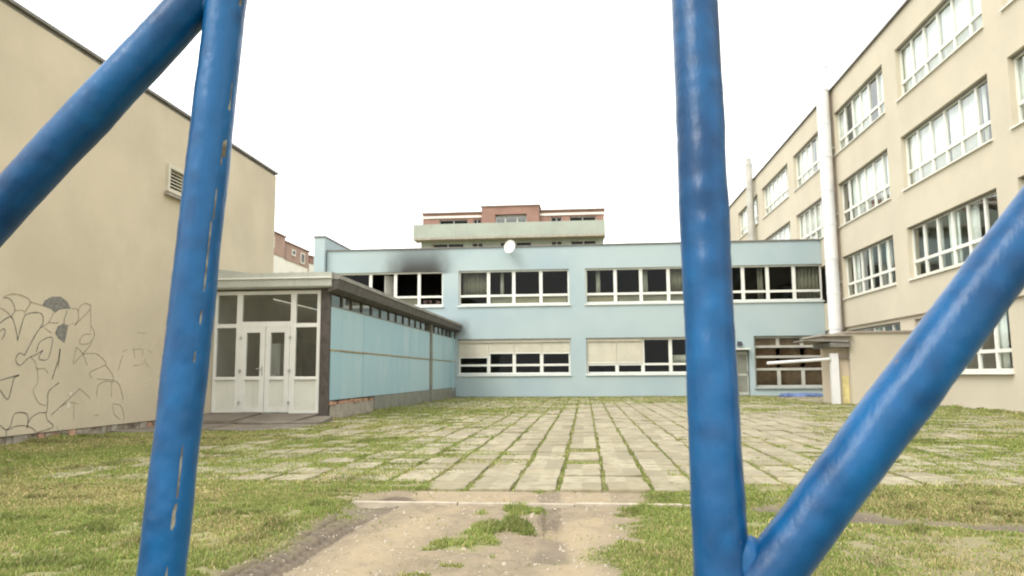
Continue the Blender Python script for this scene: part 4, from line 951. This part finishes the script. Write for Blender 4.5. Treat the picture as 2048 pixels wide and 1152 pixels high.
def pipe(name, p0, p1, r=PR, rings=500, na=72, seed=0, bumps=(), chip=None, parent=None):
    p0, p1 = Vector(p0), Vector(p1); d = (p1-p0); L = d.length; d.normalize()
    back = Vector((0, -1, 0)); a = (back-d*back.dot(d)).normalized(); bb = d.cross(a)     # a points to the street side
    rings = max(8, int(rings)); t = np.linspace(0, 1, rings+1); th = np.arange(na)*2*math.pi/na
    T, TH_ = np.meshgrid(t, th, indexing='ij')
    P0 = np.array(p0)+T[..., None]*np.array(d)*L; N = np.cos(TH_)[..., None]*np.array(a)+np.sin(TH_)[..., None]*np.array(bb)
    Q = P0+N*r
    rad = r+(noise3(Q*np.array([1, 1, .6])+seed*7.3, 38)-.5)*.0016+(noise3(Q+seed*3.1, 9)-.5)*.0016+(noise3(Q+seed, 110)-.5)*.0005
    for (z, ang, h, sa, sz) in bumps:
        da = np.arctan2(np.sin(TH_-ang), np.cos(TH_-ang)); rad = rad+h*np.exp(-(da/sa)**2-((P0[..., 2]-z)/sz)**2)
    V_ = P0+N*rad[..., None]
    tone = np.clip(.5+1.3*(noise3(Q*np.array([1, 1, .3])+seed*5, 26)-.5)+.7*(noise3(Q+seed*2, 70)-.5), 0, 1)
    cp = np.zeros_like(rad)
    if chip:
        for (ang, z0, z1, wd, drift) in chip:
            ac = ang+drift*(P0[..., 2]-z0)/(z1-z0)+.10*(noise3(Q*np.array([0, 0, 1.]), 14)-.5)
            da = np.abs(np.arctan2(np.sin(TH_-ac), np.cos(TH_-ac)))
            ww = np.maximum(1e-3, wd*(.15+1.3*noise3(np.stack([P0[..., 2]*0, P0[..., 2]*0+seed, P0[..., 2]], -1), 45)+.8*(noise3(Q+seed, 160)-.4)))
            on = sstep(noise3(np.stack([P0[..., 2]*0+3, P0[..., 2]*0, P0[..., 2]], -1), 26), .40, .50)
            cp = np.maximum(cp, (1-sstep(da, ww*.6, ww))*on*((P0[..., 2] > z0) & (P0[..., 2] < z1)))
    rad2 = rad-cp*.0006
    V_ = (P0+N*rad2[..., None]).reshape(-1, 3)
    ii = np.arange((rings+1)*na).reshape(rings+1, na); nxt = np.roll(ii, -1, 1)
    fq = np.stack([ii[:-1], nxt[:-1], nxt[1:], ii[1:]], -1).reshape(-1, 4)
    o = np_mesh(name, V_-np.array(base_of(parent)), fq, 'paint', dict(chip=cp.ravel(), tone=tone.ravel())); o.parent = parent; return o
random.seed(4)
# angle 0 faces the street, sign + towards the right of the picture for an upright bar
S = 1
def side_angle(p0, p1):
    d = (Vector(p1)-Vector(p0)).normalized(); back = Vector((0, -1, 0)); a = (back-d*back.dot(d)).normalized(); bb = d.cross(a); return 1 if bb.x > 0 else -1
S = side_angle(LB, LT)
pipe('upright_bar', LB, LT, r=.0221, seed=1, rings=720, bumps=[(1.36, .3*S, .0012, .5, .02), (1.2, .1, .0008, .8, .04)], chip=[(.66*S, .84, 1.24, .050, .30*S), (1.02*S, 1.24, 1.34, .035, .12*S), (1.25*S, 1.31, 1.50, .11, .05*S)], parent=gate)
rb_ = [(1.245, -.25*S, .0022, .55, .012), (1.215, -.1*S, .0016, .4, .010), (1.175, -.15*S, .0026, .6, .016), (1.135, .1*S, .0016, .5, .014), (1.095, -.2*S, .0022, .55, .018), (1.06, .35*S, .0026, .55, .016), (1.02, .3*S, .0022, .6, .02), (.97, -.2*S, .0010, .8, .03), (1.29, .0, .0012, .7, .02)]
pipe('upright_bar', RB, RT, seed=2, rings=720, bumps=rb_, parent=gate, r=.0231)
pipe('diagonal_bar', jl, DLE, seed=3, parent=gate, bumps=[])
pipe('diagonal_bar', jr, DRE, seed=5, parent=gate, bumps=[(.92, .2, .0010, .8, .03), (1.0, -.2, .0008, .8, .03)])
# weld beads at the two joints in view
def weld(c, d, R0, seed):
    d = Vector(d).normalized(); a = d.cross(Vector((0, 1, 0))).normalized(); bb = d.cross(a); na, nb_ = 64, 20
    T, P_ = np.meshgrid(np.arange(na)*2*math.pi/na, np.arange(nb_)*2*math.pi/nb_, indexing='ij')
    rr = .0034; ca = np.array(a); cb = np.array(bb); dd = np.array(d)
    e = np.cos(T)[..., None]*ca+np.sin(T)[..., None]*cb
    V_ = np.array(c)+e*(R0+rr*np.cos(P_))[..., None]+dd*(rr*1.6*np.sin(P_))[..., None]
    V_ = V_+e*((noise3(V_+seed, 130)-.5)*.003+(noise3(V_+seed, 45)-.5)*.003)[..., None]
    ii = np.arange(na*nb_).reshape(na, nb_); q = np.stack([ii, np.roll(ii, -1, 0), np.roll(np.roll(ii, -1, 0), -1, 1), np.roll(ii, -1, 1)], -1).reshape(-1, 4)
    V_ = V_.reshape(-1, 3); o = np_mesh('weld_bead', V_-np.array(base_of(gate)), q, 'paint', dict(chip=np.zeros(len(V_)), tone=np.clip(.45+noise3(V_, 60)*.5, 0, 1))); o.parent = gate
weld(jl+(DLE-jl).normalized()*.040, DLE-jl, PR*.97, 1.); weld(jr+(DRE-jr).normalized()*.042, DRE-jr, PR*.98, 2.)
def web(j, p, q, seed, f, ra, rb2, rc):      # lumpy painted weld filling the acute corner between two bars
    u, v = (Vector(p)-j).normalized(), (Vector(q)-j).normalized(); m = (u+v).normalized(); n_ = u.cross(v).normalized(); k_ = m.cross(n_)
    nu, nv = 48, 32; TT, PP = np.meshgrid(np.linspace(0, math.pi, nv), np.arange(nu)*2*math.pi/nu, indexing='ij')
    e = np.cos(TT)[..., None]*np.array(m)*ra+(np.sin(TT)*np.cos(PP))[..., None]*np.array(n_)*rb2+(np.sin(TT)*np.sin(PP))[..., None]*np.array(k_)*rc
    V_ = np.array(j+m*f)+e; V_ = V_+e*((noise3(V_+seed, 70)-.5)*.22+(noise3(V_+seed, 170)-.5)*.08)[..., None]; V_ = V_.reshape(-1, 3)
    ii = np.arange(nu*nv).reshape(nv, nu); q4 = np.stack([ii[:-1], np.roll(ii, -1, 1)[:-1], np.roll(ii, -1, 1)[1:], ii[1:]], -1).reshape(-1, 4)
    o = np_mesh('weld_fillet', V_-np.array(base_of(gate)), q4, 'paint', dict(chip=np.zeros(len(V_)), tone=np.clip(.3+.6*noise3(V_, 60), 0, 1))); o.parent = gate
web(jr, RT, DRE, 3., .058, .026, .0175, .020); web(jl, LB, DLE, 5., .046, .022, .016, .015)
# rails, end posts and feet, outside the picture
def on_line(a, b, x): return a+(b-a)*((x-a.x)/(b.x-a.x))
XL, XR = -1.35, 1.55
TL, TRr, BLo, BRo = on_line(LT, RT, XL), on_line(LT, RT, XR), on_line(LB, RB, XL), on_line(LB, RB, XR)
pipe('top_rail', TL, TRr, rings=60, na=32, seed=6, parent=gate); pipe('bottom_rail', BLo, BRo, rings=60, na=32, seed=7, parent=gate)
for k, (p, q) in enumerate(((BLo, TL), (BRo, TRr))):
    bot = q+(p-q)*((q.z+.05)/(q.z-p.z)); pipe('end_post', bot, q+(q-p)*.03, r=.03, rings=60, na=32, seed=8+k, parent=gate)
